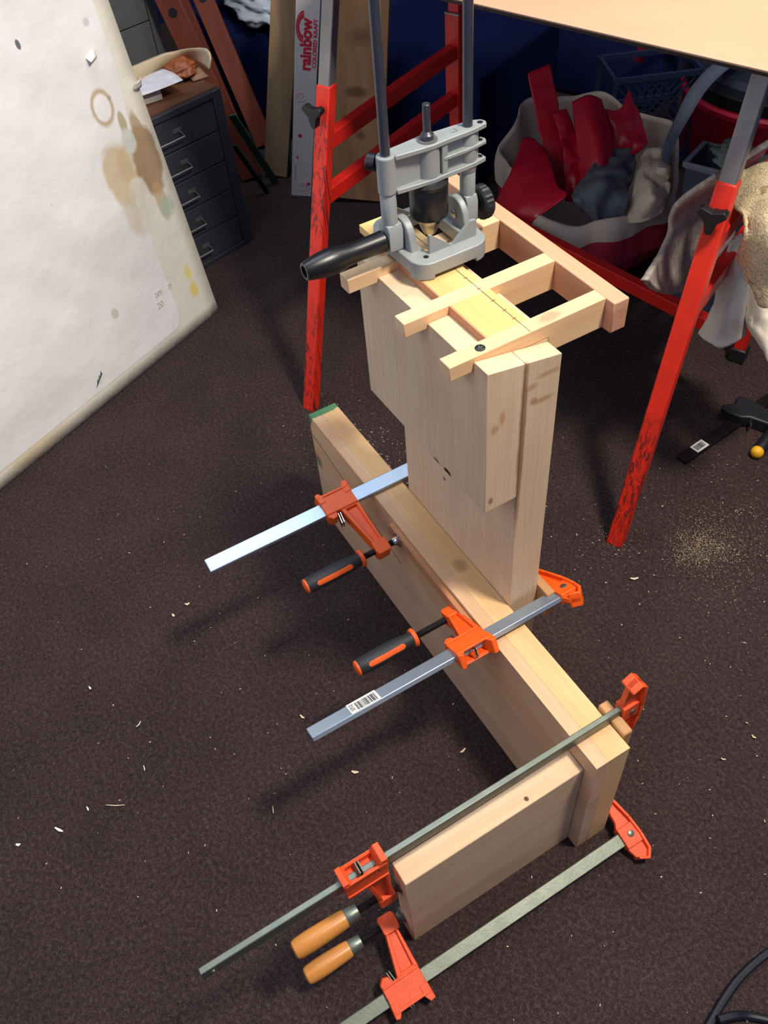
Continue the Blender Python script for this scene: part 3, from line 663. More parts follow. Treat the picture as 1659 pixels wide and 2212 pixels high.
# ------------------------------------------------------------------ drawer cabinets
cf = V((-0.2535, 0.9673, 0)); cn = V((0.9673, 0.2535, 0))       # right along the front, out of the front
cab_m = plain('dark_grey_enamel', (58, 62, 70), 0.4, 0.1, 0.06, 20)
cab_f = plain('drawer_grey_enamel', (64, 68, 76), 0.38, 0.1, 0.06, 20)
def cabinet(org, w, d, h, rows, label, name='drawer_cabinet', topm=None, z_first=0.012, hand=True, mats=(cab_m, cab_f)):
    org = V(org)
    L3 = lambda a, b, z: org - cf * a - cn * b + UP * z      # a to the left, b to the back
    r = root(name, org - cf * w / 2 - cn * d / 2, label, 'cabinet')
    def bx(a0, a1, b0, b1, z0_, z1_): return G().hexa([L3(a0, b0, z0_), L3(a0, b1, z0_), L3(a1, b1, z0_), L3(a1, b0, z0_)], [L3(a0, b0, z1_), L3(a0, b1, z1_), L3(a1, b1, z1_), L3(a1, b0, z1_)])
    g = G()
    for q in (bx(0, w, .012, d, 0, h), bx(0, .022, 0, .014, 0, h), bx(w - .022, w, 0, .014, 0, h), bx(.02, w - .02, 0, .014, h - .014, h), bx(.02, w - .02, 0, .014, 0, .010)):
        g.add(q.v, q.f)
    part('cabinet_body', g, mats[0], r, bevel=0.0015)
    if topm: part('cabinet_top', bx(.004, w - .004, .008, d - .004, h - .001, h + .003), topm, r, label='brown veneer top')
    ph = (h - .014 - .010) / rows
    for i in range(rows):
        z0_ = .010 + ph * i
        dr = part('drawer', bx(.0235, w - .0235, .003, .012, z0_ + .0012, z0_ + ph - .0012), mats[1], r, bevel=0.001)
        if hand:
            za = z0_ + ph * .42; c = w / 2
            hg = G().tube([L3(c - .045, .003, za + .006), L3(c - .045, -.012, za), L3(c + .045, -.012, za), L3(c + .045, .003, za + .006)], .0018, 8)
            part('handle', hg, M['alu'], dr)
            part('label_holder', bx(c - .047, c - .028, .0015, .0032, za + .006, za + .014), M['alu'], dr)
    return r
veneer = wood('brown_veneer', (120, 78, 50), (92, 58, 36), 1, off=(3, 3, 3))
cabinet((-1.4977, 0.2522, 0), .32, .215, .35, 5, 'low dark grey five-drawer cabinet with wire pulls, half hidden behind the drawing board', topm=veneer)
grey2 = (plain('mid_grey_enamel', (92, 92, 92), .5, .05, .06, 20), plain('mid_grey_drawer', (96, 96, 96), .5, .05, .06, 20))
cabinet((-1.90, 0.275, 0), .42, .4, .62, 5, 'taller mid-grey cabinet in the far left corner behind the low cabinet', hand=False, mats=grey2)

def lump(c, r, amp, seed, nu=56, nv=32, fl=0.0):
    g = G(); rings = []
    for j in range(nv + 1):
        ph = math.pi * (j / nv - .5); ring = []
        for i in range(nu):
            th = 2 * math.pi * i / nu
            d = V((math.cos(th) * math.cos(ph), math.sin(th) * math.cos(ph), math.sin(ph)))
            k = 1 + amp * mnoise.noise(d * 2.2 + V((seed, 0, 0))) + amp * .5 * mnoise.noise(d * 5 + V((0, seed, 0)))
            p = V((d.x * r[0] * k, d.y * r[1] * k, d.z * r[2] * k)); p.z = max(p.z, -r[2] * (1 - fl)); ring.append(V(c) + p)
        rings.append(ring)
    return g.loft(rings)
lump0 = lump
def pstrip(rows, n=9, amp=.004, sd=0):
    """smooth sheet through rows of points, with soft folds"""
    cols = [smooth_curve(r_, n) for r_ in rows]
    full = [smooth_curve([c[i] for c in cols], n) for i in range(len(cols[0]))]
    nI, nJ = len(full) - 1, len(full[0]) - 1
    def fnn(i, j):
        p = full[round(i * nI)][round(j * nJ)]
        d = mnoise.noise(p * 22 + V((sd, 0, 0))) * amp
        w_ = mnoise.noise(V((p.x * 30 + sd, p.y * 30, p.z * 14)))
        d += (.5 - abs(w_)) * amp * .9 + mnoise.noise(p * 75 + V((0, sd, 0))) * amp * .25
        return p + V((d, -d * .5, d))
    return G().grid(fnn, nI, nJ)
# clutter on the low cabinet
def slab_on(pts, z0_, z1_): 
    return G().hexa([(p[0], p[1], z0_) for p in pts], [(p[0], p[1], z1_) for p in pts])
zc = .354
solo('paper_stack', slab_on([(-1.512, .055, 0), (-1.515, .135, 0), (-1.60, .125, 0), (-1.60, .05, 0)], zc, zc + .022), plain('paper_stack_white', (196, 192, 190), .7), 'stack of white paper on the low cabinet top', 'paper', bevel=0.001)
g = G().grid(lambda i, j: (-1.500 - .105 * j + .02 * i * j, .060 + .120 * i - .01 * j, zc + .024 + .006 * i * i + .003 * math.sin(j * 4)), 8, 8)
solo('paper_sheet', g, plain('loose_paper_white', (216, 216, 222), .7), 'loose white sheet with a pointed corner on top of the paper stack', 'paper', solid=0.0008)
g = pstrip([[(-1.568, 0.1, 0.372), (-1.593, 0.147, 0.372), (-1.609, 0.189, 0.372), (-1.619, 0.23, 0.372), (-1.586, 0.247, 0.372), (-1.538, 0.25, 0.372)], [(-1.565, 0.1, 0.393), (-1.583, 0.148, 0.393), (-1.595, 0.191, 0.393), (-1.595, 0.231, 0.393), (-1.571, 0.253, 0.393), (-1.538, 0.259, 0.393)], [(-1.581, 0.094, 0.402), (-1.592, 0.144, 0.402), (-1.6, 0.187, 0.402), (-1.59, 0.226, 0.402), (-1.576, 0.252, 0.402), (-1.559, 0.261, 0.402)], [(-1.631, 0.084, 0.372), (-1.642, 0.134, 0.372), (-1.65, 0.177, 0.372), (-1.64, 0.216, 0.372), (-1.626, 0.242, 0.372), (-1.609, 0.251, 0.372)]], 4, .003, 3)
solo('canvas_roll', g, plain('beige_canvas', (196, 178, 146), .85, 0, .08, 40, .2), 'crumpled beige canvas lying along the back of the low cabinet top', 'fabric', solid=0.003)
g = lump0((-1.600, .205, zc + .016), (.045, .036, .020), .28, 4.4)
solo('leather_pouch', g, plain('brown_leather', (140, 78, 44), .5, 0, .12, 30, .2), 'small brown leather pouch on the low cabinet beside the papers', 'pouch', sharp=3)
g = G().grid(lambda i, j: (-1.55 - .08 * j, .215 + .035 * i, zc + .002 + .012 * i * j), 4, 4)
solo('wood_offcut', g, plain('offcut_tan', (150, 118, 86), .7), 'tan offcut lying at the right corner of the low cabinet top', 'offcut', solid=0.003)

# ------------------------------------------------------------------ boards and boxes at the back left
orange_wood = wood('orange_stained_wood', (124, 60, 40), (100, 46, 32), 2, off=(1, 2, 3), rough=.5)
def plank(name, bot, top, half_w, half_t, wdir, m, label, cat, group=None, hole=None, par=None):
    bot, top = V(bot), V(top); ax = (top - bot).normalized(); u = V(wdir); u = (u - ax * u.dot(ax)).normalized(); t = ax.cross(u)
    g = G(); b = bot
    # level foot
    g.bar(bot, top, u, t, half_w, half_t)
    zmin = min(p.z for p in g.v)
    lift = 0.001 - min(0, zmin)
    for p in g.v: p.z += lift
    r = root(name, (bot.x, bot.y, 0), label, cat, group)
    part('plank_body', g, m, r, bevel=0.0015)
    if hole:
        for hpos in hole:
            c = bot + ax * hpos + UP * lift
            part('bolt_hole', G().cyl(c - t * (half_t + .0008), c + t * (half_t + .0008), .010, 16), M['black_plastic'], r)
    return r
wv = (0.44, 0.90, 0)
plank('leaning_stile', (-1.89, .475, 0), (-2.07, .40, .52), .024, .011, wv, orange_wood, 'long orange-brown wooden stile leaning beside the low cabinet, right of the pair', 'wood', 'orange wooden stiles', (.36, ))
plank('leaning_stile', (-1.755, .372, 0), (-1.868, .262, .54), .026, .010, wv, orange_wood, 'orange-brown wooden stile with a round hole, left of the pair, behind the low cabinet', 'wood', 'orange wooden stiles', (.40,))
plank('leaning_stile', (-1.93, .43, 0), (-2.02, .335, .54), .014, .010, wv, wood('dark_stile_wood', (120, 54, 40), (96, 42, 32), 2), 'narrow dark red-brown strip of wood between the two orange stiles', 'wood', 'orange wooden stiles')
plank('stud', (-1.735, .432, 0), (-1.655, .505, .47), .030, .014, (.6, .8, 0), wood('stud_wood', (176, 146, 108), (150, 120, 84), 2, off=(8, 2, 2)), 'rough brown timber stud standing left of the white carton', 'wood')
plank('knotty_plank', (-1.500, .535, 0), (-1.525, .612, .50), .064, .009, (.62, .78, 0),
      wood('knotty_pine', (172, 132, 88), (142, 102, 64), 2, [((-1.51, .57, .25), (.02, .03, .012), (92, 58, 34), .6, .8), ((-1.49, .55, .16), (.012, .018, .012), (92, 58, 34), .6, .8), ((-1.52, .60, .36), (.03, .03, .02), (104, 68, 42), .8, .7)], off=(1, 4, 7)),
      'wide knotty pine plank leaning behind the left red trestle', 'wood')
# carton
cb, ct_ = V((-1.622, .447, 0)), V((-1.535, .500, .5))
cax = (ct_ - cb).normalized(); cu = V((.50, .86, 0)); cu = (cu - cax * cu.dot(cax)).normalized(); cw = cu.cross(cax)   # cw faces the camera
TCm = Matrix(((cu.x, cax.x, cw.x, cb.x), (cu.y, cax.y, cw.y, cb.y), (cu.z, cax.z, cw.z, cb.z + .006), (0, 0, 0, 1)))
ctn = root('paper_carton', None, 'tall narrow white carton with red printing standing between brown timber boards', 'box', None, TCm)
part('carton_body', G().box(-.025, .025, 0, .56, -.026, .026), plain('white_cardboard', (206, 202, 196), .7, 0, .04, 15), ctn, local=True, bevel=0.002)
part('end_flap', G().box(-.022, .018, -.006, .004, -.020, .022), plain('carton_flap', (160, 154, 146), .8), ctn, local=True, bevel=0.001)
redink = plain('red_ink', (196, 34, 60), .6, 0, .03); pinkink = plain('pale_red_ink', (208, 150, 146), .6, 0, .03)
fz = .0262
rot = Matrix.Rotation(math.pi / 2, 4, 'Z')
def on_face(x, y): return TCm @ Matrix.Translation((x, y, fz)) @ rot
text_part('printed_word', 'rainbow', .033, on_face(-.0005, .368), redink, ctn, .0003, 1.0, .0012)
text_part('printed_words', 'COLORED KRAFT', .0112, on_face(.0180, .372), redink, ctn, .0003, 1.15, .0003)
g = G()
for rr in (.026, .0215, .0175):
    ring = [(rr * math.cos(math.pi * k / 14), rr * math.sin(math.pi * k / 14)) for k in range(15)] + [((rr - .0035) * math.cos(math.pi * k / 14), (rr - .0035) * math.sin(math.pi * k / 14)) for k in range(14, -1, -1)]
    g.prism(ring, lambda p, q, h: (-q * .62 - .0075, .405 + p * 1.25, h), fz - .0002, fz + .0002)
part('printed_arc', g, redink, ctn, local=True)
def spiral(cx, cy, s):
    return [(cx + s * (k / 22) * math.cos(k * .55), cy + s * (k / 22) * math.sin(k * .55), fz) for k in range(23)]
for cx, cy, s in ((-.010, .255, .013), (.006, .030, .013)):
    part('printed_swirl', G().tube(spiral(cx, cy, s), .0007, 5), pinkink, ctn, local=True)
for cx, cy, s in ((-.008, .160, .0045), (.016, .036, .004), (.012, .470, .008), (-.012, .105, .003)):
    part('printed_spot', G().cyl((cx, cy, fz - .0003), (cx, cy, fz + .0003), s, 12), redink, ctn, local=True)
part('printed_strip', G().box(-.0175, -.0145, .045, .085, fz - .0002, fz + .0002), pinkink, ctn, local=True)
# green strips
grn = plain('green_strip', (48, 84, 58), .6, 0, .2, 40)
for i, (a_, b_, lb) in enumerate((((-1.70, .412, 0), (-1.665, .322, .21), 'slim green slat leaning at the right side of the low cabinet, the brighter one'),
                                ((-1.672, .375, 0), (-1.63, .300, .16), 'slim dark green slat leaning at the right side of the low cabinet, the shorter one'))):
    r_ = plank('garden_slat', a_, b_, .010 - .003 * i, .002, (.6, .8, 0), grn if i == 0 else plain('dark_green_strip', (30, 58, 46), .6), lb, 'slat', 'green slats')
# navy bench with a plastic sack
bd = V((0.9117, 0.4109, 0)); bk = V((-0.4109, 0.9117, 0)); b0 = V((-1.9, .545, 0))
navyc = plain('navy_cloth', (20, 28, 66), .9, 0, .15, 25, .2, 80, spec=.1)
bench = root('covered_bench', b0 + bk * .2, 'low bench draped in navy cloth at the back left, behind the leaning boards', 'bench')
def benchskin(i, j):
    p = b0 - bd * .35 + bd * .95 * i
    w_ = .006 * math.sin(i * 60) * (1 - j) 
    return p - bk * w_ + UP * (.26 * j)
g = G(); g.hexa([up(b0 - bd * .34 + bk * .01, 0), up(b0 + bd * .59 + bk * .01, 0), up(b0 + bd * .59 + bk * .40, 0), up(b0 - bd * .34 + bk * .40, 0)],
                [up(b0 - bd * .34 + bk * .01, .262), up(b0 + bd * .59 + bk * .01, .262), up(b0 + bd * .59 + bk * .40, .262), up(b0 - bd * .34 + bk * .40, .262)])
part('bench_box', g, navyc, bench, bevel=0.01)
part('cloth_front', G().grid(benchskin, 80, 4), navyc, bench, solid=0.003)
filler = root('dark_filler', b0 + bd * .3 + bk * .68, 'navy covered chest added to keep the floor dark behind the bench', 'filler')  # added navy box, hides lit floor so this area stays dark
cc_ = [b0 + bd * a_ + bk * t_ for a_, t_ in ((-.15, .56), (.80, .56), (.80, .80), (-.15, .80))]
part('filler_body', G().hexa([up(p, 0) for p in cc_], [up(p, .36) for p in cc_]), navyc, filler, bevel=0.01)
cl_ = [b0 + bd * a_ + bk * t_ for a_, t_ in ((-.16, .55), (.81, .55), (.81, .805), (-.16, .805))]
part('filler_lid', G().hexa([up(p, .36) for p in cl_], [up(p, .385) for p in cl_]), navyc, filler, bevel=0.008)
solo('plastic_sack', lump(tuple(b0 - bd * .10 + bk * .095 + UP * .305), (.17, .085, .042), .45, 2.2, fl=.05), plain('clear_white_plastic', (176, 184, 190), .3, 0, .08, 30, .3, 60), 'crumpled whitish plastic sack lying on the navy bench', 'sack', sharp=3)

# ------------------------------------------------------------------ under the table: tote bag, bucket, bin, cloths
red_cloth = plain('red_vinyl', (196, 22, 48), .38, 0, .08, 20, .08, 60)
dark_red = plain('crimson_canvas', (150, 20, 50), .75, 0, .1, 30, .2, 250)
cream = plain('cream_lining', (202, 192, 176), .85, 0, .05, 40, .2, 300)
bag = root('tote_bag', (-1.03, .845, 0), 'slumped red tote bag with wide cream cuff, on the floor under the table', 'bag')
bc_, ea, eb = V((-1.035, .835, 0)), V((-.86, .51, 0)).normalized(), V((-.51, -.86, 0)).normalized()
def bring(a_, b_, z, tilt, wob, sd, n=72, sh=0.0):
    out = []
    for k in range(n):
        th = 2 * math.pi * k / n; c_, s_ = math.cos(th), math.sin(th)
        w_ = 1 + wob * mnoise.noise(V((c_ * 1.6, s_ * 1.6, sd))) + .28 * wob * mnoise.noise(V((c_ * 5, s_ * 5, sd * .5)))
        zo = .10 * wob * z * 6 * mnoise.noise(V((c_ * 2.2 + 3, s_ * 2.2, 7.7)))
        p = bc_ + ea * (c_ * a_ * w_ + sh) + eb * (s_ * b_ * w_)
        out.append(V((p.x, p.y, max(.002, z + tilt * c_ + zo))))
    return out
part('bag_body', G().loft([bring(.155, .13, .002, 0, .1, 1), bring(.190, .160, .03, 0, .2, 1.5), bring(.202, .168, .09, .01, .24, 2.5), bring(.205, .165, .170, .025, .24, 3)], True, False), dark_red, bag, solid=0.003, sub=1)
part('cuff', G().loft([bring(.212, .172, .148, .02, .24, 3), bring(.217, .176, .180, .03, .24, 3.05), bring(.210, .170, .214, .04, .24, 3.1), bring(.202, .162, .217, .04, .24, 3.1), bring(.188, .148, .150, .03, .22, 3.1), bring(.150, .12, .05, .0, .2, 3.1)], False, True), cream, bag, sub=1, label='folded cream cuff')
G_VIN = 'red vinyl pieces in the tote bag'
def sheetobj(name, rows, m, label, cat, group=None, th=.003, amp=.004, sd=0):
    return solo(name, pstrip(rows, amp=amp, sd=sd), m, label, cat, group, solid=th, sharp=1.2)
sheetobj('vinyl_piece', [[(-1.190, .792, .330), (-1.178, .838, .340)], [(-1.15, .785, .27), (-1.135, .832, .275)], [(-1.10, .775, .20), (-1.085, .81, .205)], [(-1.06, .77, .13), (-1.05, .80, .13)]], red_cloth, 'tall narrow red vinyl strip sticking up at the back of the tote bag', 'vinyl', G_VIN)
sheetobj('vinyl_piece', [[(-1.105, .842, .288), (-1.088, .868, .300), (-1.076, .892, .288)], [(-1.05, .815, .235), (-1.02, .838, .26), (-1.02, .88, .235)], [(-1.0, .79, .18), (-.965, .81, .20), (-.975, .85, .18)], [(-.965, .772, .135), (-.935, .79, .145), (-.945, .825, .135)]], red_cloth, 'bright red rolled vinyl piece in the middle of the tote bag', 'vinyl', G_VIN, amp=.002)
sheetobj('vinyl_piece', [[(-1.085, .885, .272), (-1.060, .925, .262), (-1.070, .955, .290)], [(-1.055, .89, .24), (-1.025, .93, .225), (-1.025, .96, .245)], [(-1.02, .885, .205), (-.995, .92, .195), (-.99, .95, .21)]], red_cloth, 'dark red crumpled vinyl piece at the right back of the tote bag', 'vinyl', G_VIN, amp=.01, sd=3)
sheetobj('vinyl_piece', [[(-1.118, .80, .270), (-1.105, .828, .275)], [(-1.07, .79, .24), (-1.05, .825, .225)], [(-1.035, .775, .20), (-1.02, .80, .19)], [(-1.01, .765, .14), (-.995, .79, .135)]], red_cloth, 'small folded red vinyl scrap between the strip and the rolled piece', 'vinyl', G_VIN, amp=.014, sd=7)
sheetobj('vinyl_piece', [[(-1.147, 0.754, 0.223), (-1.129, 0.766, 0.227), (-1.074, 0.76, 0.221)], [(-1.086, 0.683, 0.201), (-1.026, 0.69, 0.21), (-0.963, 0.702, 0.219)], [(-1.065, 0.628, 0.151), (-0.993, 0.633, 0.176), (-0.92, 0.688, 0.219)], [(-1.043, 0.628, 0.107), (-0.979, 0.631, 0.137), (-0.953, 0.638, 0.173)]], red_cloth, 'broad red vinyl flap folded out over the left rim of the tote bag', 'vinyl', G_VIN, amp=.004, sd=5)
grey_m = plain('grey_cotton', (98, 108, 118), .9, 0, .1, 40, .3, 200); cream_m = plain('cream_cotton', (224, 214, 190), .9, 0, .06, 40, .3, 200)
sheetobj('grey_cloth', [[(-1.048, 0.873, 0.191), (-1.031, 0.908, 0.191), (-1.015, 0.943, 0.191)], [(-0.977, 0.786, 0.208), (-0.926, 0.791, 0.224), (-0.932, 0.868, 0.205)], [(-0.927, 0.707, 0.208), (-0.884, 0.733, 0.226), (-0.863, 0.785, 0.204)], [(-0.913, 0.738, 0.170), (-0.874, 0.743, 0.160), (-0.857, 0.785, 0.155)]], grey_m, 'rumpled grey cloth inside the tote bag', 'cloth', th=.004, amp=.022, sd=11)
sheetobj('cream_cloth', [[(-0.993, 0.952, 0.204), (-0.961, 0.953, 0.206), (-0.927, 0.949, 0.205)], [(-0.915, 0.854, 0.212), (-0.864, 0.84, 0.237), (-0.855, 0.874, 0.216)], [(-0.878, 0.81, 0.193), (-0.814, 0.792, 0.221), (-0.824, 0.855, 0.205)], [(-0.866, 0.79, 0.152), (-0.818, 0.793, 0.176), (-0.810, 0.831, 0.184)]], cream_m, 'rumpled cream canvas cloth at the right side inside the tote bag', 'cloth', th=.004, amp=.020, sd=15)
# strap
strap_pts = smooth_curve([(-.900, .918, .215), (-.936, .953, .222), (-.996, 1.045, .235), (-1.05, 1.138, .25), (-1.09, 1.236, .255), (-1.113, 1.331, .25), (-1.118, 1.417, .235)], 6)
n_ = len(strap_pts)
def strapf(i, j):
    k = round(j * (n_ - 1)); p = strap_pts[k]; w_ = .006 + .018 * min(1, j * 1.4); return p + V((.51, .86, -.07)) * (i - .5) * 2 * w_
part('strap', G().grid(strapf, 2, n_ - 1), plain('grey_webbing', (112, 120, 136), .8, 0, .05, 90, .2, 500), bag, solid=0.002, label='grey webbing strap')
# bucket
bkt = root('bucket', (-1.10, 1.46, 0), 'big red bucket with dark rim band under the right of the table', 'bucket')
prof = [(0, .190), (.004, .196), (.05, .204), (.14, .214), (.15, .222), (.160, .222), (.165, .214), (.168, .214)]
part('bucket_body', G().lathe(prof, (-1.10, 1.46, 0.001), (0, 0, 1), 48), plain('crimson_plastic', (190, 22, 54), .45, 0, .05, 20), bkt)
part('rim_band', G().lathe([(.166, .206), (.170, .214), (.195, .214), (.200, .205)], (-1.10, 1.46, 0), (0, 0, 1), 48), M['black_plastic'], bkt)
part('dark_inside', G().lathe([(.196, .200), (.210, .198), (.222, .185), (.226, .05)], (-1.10, 1.46, 0), (0, 0, 1), 48), plain('shade_slate', (44, 50, 66), .5), bkt)  # dark top stands for the shaded inside of the bucket
hp_ = [V((-1.10, 1.46, .19)) + V((-.40 * math.cos(a_) * .55 - .02, -.22 * math.cos(a_), .16 * math.sin(a_))) for a_ in [math.pi * k / 16 for k in range(17)]]
part('bail_handle', G().tube(hp_, .012, 10), plain('crimson_handle', (170, 24, 54), .5), bkt)
# grey bin
bn_c = V((-.695, .905, 0)); u_, v_ = V((.92, .39, 0)), V((-.39, .92, 0))
def brect(s_, z): return [up(bn_c + u_ * (x * s_) + v_ * (y_ * s_ * .42), z) for x, y_ in ((-1, -1), (1, -1), (1, 1), (-1, 1))]
bin_ = root('waste_bin', bn_c, 'slate grey open plastic bin between the tote bag and the towels', 'bin')
part('bin_body', G().loft([brect(.085, .001), brect(.100, .30), brect(.096, .30), brect(.082, .01)], True, True), plain('slate_bin', (62, 72, 92), .5), bin_, bevel=0.002)
part('bin_rim', G().loft([brect(.101, .292), brect(.106, .296), brect(.106, .304), brect(.0965, .304)], False, False), plain('pale_rim', (120, 132, 146), .45), bin_, bevel=0.001)
solo('green_rag', lump(tuple(bn_c - v_ * .005 - u_ * .02 + UP * .312), (.060, .035, .016), .5, 3.3), plain('greenish_rag', (116, 136, 130), .9), 'pale greenish rag lying over the rim of the grey bin', 'rag', sharp=3)
# dark crate with lattice behind
crate = root('lattice_crate', (-1.27, 1.20, 0), 'dark plastic lattice crate standing in shadow behind the tote bag', 'crate')
dkp = plain('dark_blue_plastic', (44, 54, 86), .6)
co = V((-1.245, 1.085, 0)); cr_u = V((.41, .912, 0)); cr_v = V((-.912, .41, 0))
g = G()
for v_ in (0, .13):
    for z in (0.008, .105, .215): g.bar(co + cr_v * v_ + UP * z, co + cr_v * v_ + cr_u * .20 + UP * z, cr_v, UP, .004, .006)
    for s_ in (0, .20): g.bar(co + cr_v * v_ + cr_u * s_, co + cr_v * v_ + cr_u * s_ + UP * .22, cr_u, cr_v, .006, .005)
for s_ in (0, .20):
    for z in (0.008, .215): g.bar(co + cr_u * s_ + UP * z, co + cr_u * s_ + cr_v * .13 + UP * z, cr_u, UP, .004, .006)
g.bar(co + cr_u * .1 + cr_v * .065 + UP * .004, co + cr_u * .1 + cr_v * .065 + UP * .010, cr_u, cr_v, .10, .065)
part('crate_frame', g, dkp, crate)
for k in range(-4, 13):
    for sg in (1, -1):
        xa = .020 * k; xb = xa + sg * .09; za, zb_ = .11, .21
        if sg < 0: xa, xb = xa + .09, xa
        lo, hi = min(xa, xb), max(xa, xb)
        if lo < 0 or hi > .20: continue
        part('lattice_bar', G().bar(co + cr_u * xa + UP * za, co + cr_u * xb + UP * zb_, (cr_u * (zb_ - za) - UP * (xb - xa)), cr_v, .0022, .002), dkp, crate)
# towels over the rungs
terry = NT('beige_terry'); p_ = terry.pos('obj'); nz_ = terry.noise(p_, sc=420, detail=3); c_ = terry.ramp(nz_, [(.3, lin((150, 134, 102))), (.6, lin((218, 204, 168)))])
terry.base(c_); terry.rough(.95, spec=.1); terry.bump(nz_, .6, .003)
terryg = NT('shade_grey_terry'); p_ = terryg.pos('obj'); nz_ = terryg.noise(p_, sc=60, detail=6, rough=.7); nz2 = terryg.noise(p_, sc=420, detail=3)  # grey puts the shade on the towel's inner side into its colour
terryg.base(terryg.ramp(nz_, [(.3, lin((150, 142, 134))), (.7, lin((206, 196, 184)))])); terryg.rough(.95, spec=.1); terryg.bump(nz2, .7, .003)
TOWL = [[(-0.425, 0.490, 0.535), (-0.452, 0.555, 0.520), (-0.49, 0.66, 0.50)], [(-0.490, 0.505, 0.462), (-0.520, 0.590, 0.43), (-0.54, 0.70, 0.42)], [(-0.505, 0.520, 0.409), (-0.540, 0.610, 0.365), (-0.56, 0.72, 0.33)], [(-0.480, 0.480, 0.400), (-0.530, 0.595, 0.315), (-0.555, 0.72, 0.29)], [(-0.430, 0.402, 0.420), (-0.470, 0.500, 0.335), (-0.52, 0.63, 0.265)]]
TOWR = [[(-0.478, 0.578, 0.481), (-0.446, 0.596, 0.503), (-0.421, 0.656, 0.493)], [(-0.424, 0.538, 0.477), (-0.376, 0.538, 0.505), (-0.358, 0.604, 0.49)], [(-0.393, 0.515, 0.464), (-0.338, 0.515, 0.481), (-0.323, 0.576, 0.466)], [(-0.365, 0.51, 0.433), (-0.318, 0.509, 0.449), (-0.3, 0.565, 0.43)], [(-0.345, 0.515, 0.393), (-0.293, 0.509, 0.39), (-0.27, 0.561, 0.378)]]
RAG = [[(-0.456, 0.587, 0.388), (-0.469, 0.623, 0.386), (-0.461, 0.639, 0.372)], [(-0.445, 0.571, 0.347), (-0.426, 0.58, 0.362), (-0.432, 0.617, 0.328)], [(-0.44, 0.567, 0.288), (-0.414, 0.571, 0.31), (-0.415, 0.614, 0.274)], [(-0.442, 0.553, 0.258), (-0.402, 0.558, 0.255), (-0.412, 0.616, 0.245)]]
RAG2 = [[(-0.446, 0.621, 0.327), (-0.426, 0.64, 0.345), (-0.411, 0.685, 0.35)], [(-0.416, 0.61, 0.3), (-0.386, 0.616, 0.318), (-0.37, 0.666, 0.311)], [(-0.41, 0.605, 0.279), (-0.369, 0.605, 0.288), (-0.35, 0.665, 0.282)], [(-0.385, 0.604, 0.259), (-0.337, 0.598, 0.246), (-0.33, 0.661, 0.238)]]
wt = plain('white_cotton', (222, 216, 198), .9, 0, .05, 40, .2, 250)
sheetobj('towel', TOWL, terryg.m, 'shade-toned grey towel hanging over the rung on the left of the right red leg', 'towel', th=.008, amp=.006, sd=2)
sheetobj('towel', TOWR, terry.m, 'fluffy beige towel hanging over the rung on the right of the right red leg', 'towel', th=.009, amp=.022, sd=4)
sheetobj('white_rag', RAG, wt, 'white cloth strip hanging just right of the red leg below the beige towel', 'rag', 'white rags', th=.005, amp=.008, sd=6)
sheetobj('white_rag', RAG2, wt, 'crumpled white rag hanging at the right edge beneath the beige towel', 'rag', 'white rags', th=.004, amp=.014, sd=8)

# ------------------------------------------------------------------ things on the carpet
bcl = root('black_clamp', (-.43, .65, 0), 'black bar clamp with barcode sticker lying on the carpet beyond the right red leg', 'clamp')
kd = V((-.105, .994, 0)); kx = V((.994, .105, 0)); k0 = V((-.418, .560, .0045))
part('bar', G().bar(k0, k0 + kd * .24, kx, UP, .0105, .0035), plain('black_bar_steel', (42, 38, 40), .35, .6, .1), bcl, bevel=0.0008)
st = part('sticker', G().bar(k0 + kd * .031 + UP * .0037, k0 + kd * .060 + UP * .0037, kx, UP, .0088, .0003), M['sticker'], bcl, label='white barcode sticker')
g = G(); yy = .035
while yy < .056:
    w = random.choice((.0005, .0008, .0012)); g.bar(k0 + kd * yy + UP * .0041, k0 + kd * (yy + w) + UP * .0041, kx, UP, .0055, .0001); yy += w + random.choice((.0005, .0009))
part('barcode', g, M['ink'], st)
hd = plain('blue_black_plastic', (20, 24, 32), .5)
kf = lambda p, q, h: tuple(k0 + kd * p + kx * q + UP * h)
part('clamp_head', G().prism([(.134, -.030), (.140, -.034), (.160, -.022), (.172, -.030), (.184, -.026), (.190, .012), (.182, .050), (.160, .050), (.150, .018), (.138, .008), (.134, -.010)], kf, -.004, .020), hd, bcl, bevel=0.003)
part('release_pin', G().cyl(kf(.150, .020, .012), kf(.139, .030, .012), .002, 10), M['chrome'], bcl)
drv = root('screwdriver', (-.36, .69, 0), 'black tool handle with a round yellow end lying at the right edge of the carpet', 'tool')
part('grip', G().lathe([(.006, .0095), (.012, .0110), (.05, .0115), (.08, .009), (.10, .010)], (-.3545, .664, .0125), (-.30, .95, .02), 20), hd, drv)
part('yellow_end', G().lathe([(-.004, .0028), (-.002, .0078), (.001, .0100), (.006, .0108), (.009, .0102)], (-.3545, .664, .0125), (-.30, .95, .02), 24), plain('yellow_plastic', (236, 176, 30), .4), drv, label='round yellow end')
cordm = plain('dark_cord', (14, 18, 30), .5)
solo('power_cord', G().tube(smooth_curve([(.250, -.10, .0055), (.2285, -.012, .0055), (.2166, .0267, .0055), (.2088, .0621, .0055), (.207, .1061, .0055), (.2135, .1423, .0055), (.235, .21, .0055)], 8), .0048, 10), cordm,
     'dark power cord curving across the carpet at the lower right corner, the upper cable', 'cord', 'power cords')
solo('power_cord', G().tube(smooth_curve([(.2270, .0080, .0150), (.2330, .0260, .0125), (.2400, .0400, .0060), (.2565, .0583, .0055), (.30, .10, .0055)], 8), .0045, 10), cordm,
     'dark power cord running straight to the right from the curved one at the lower right', 'cord', 'power cords')

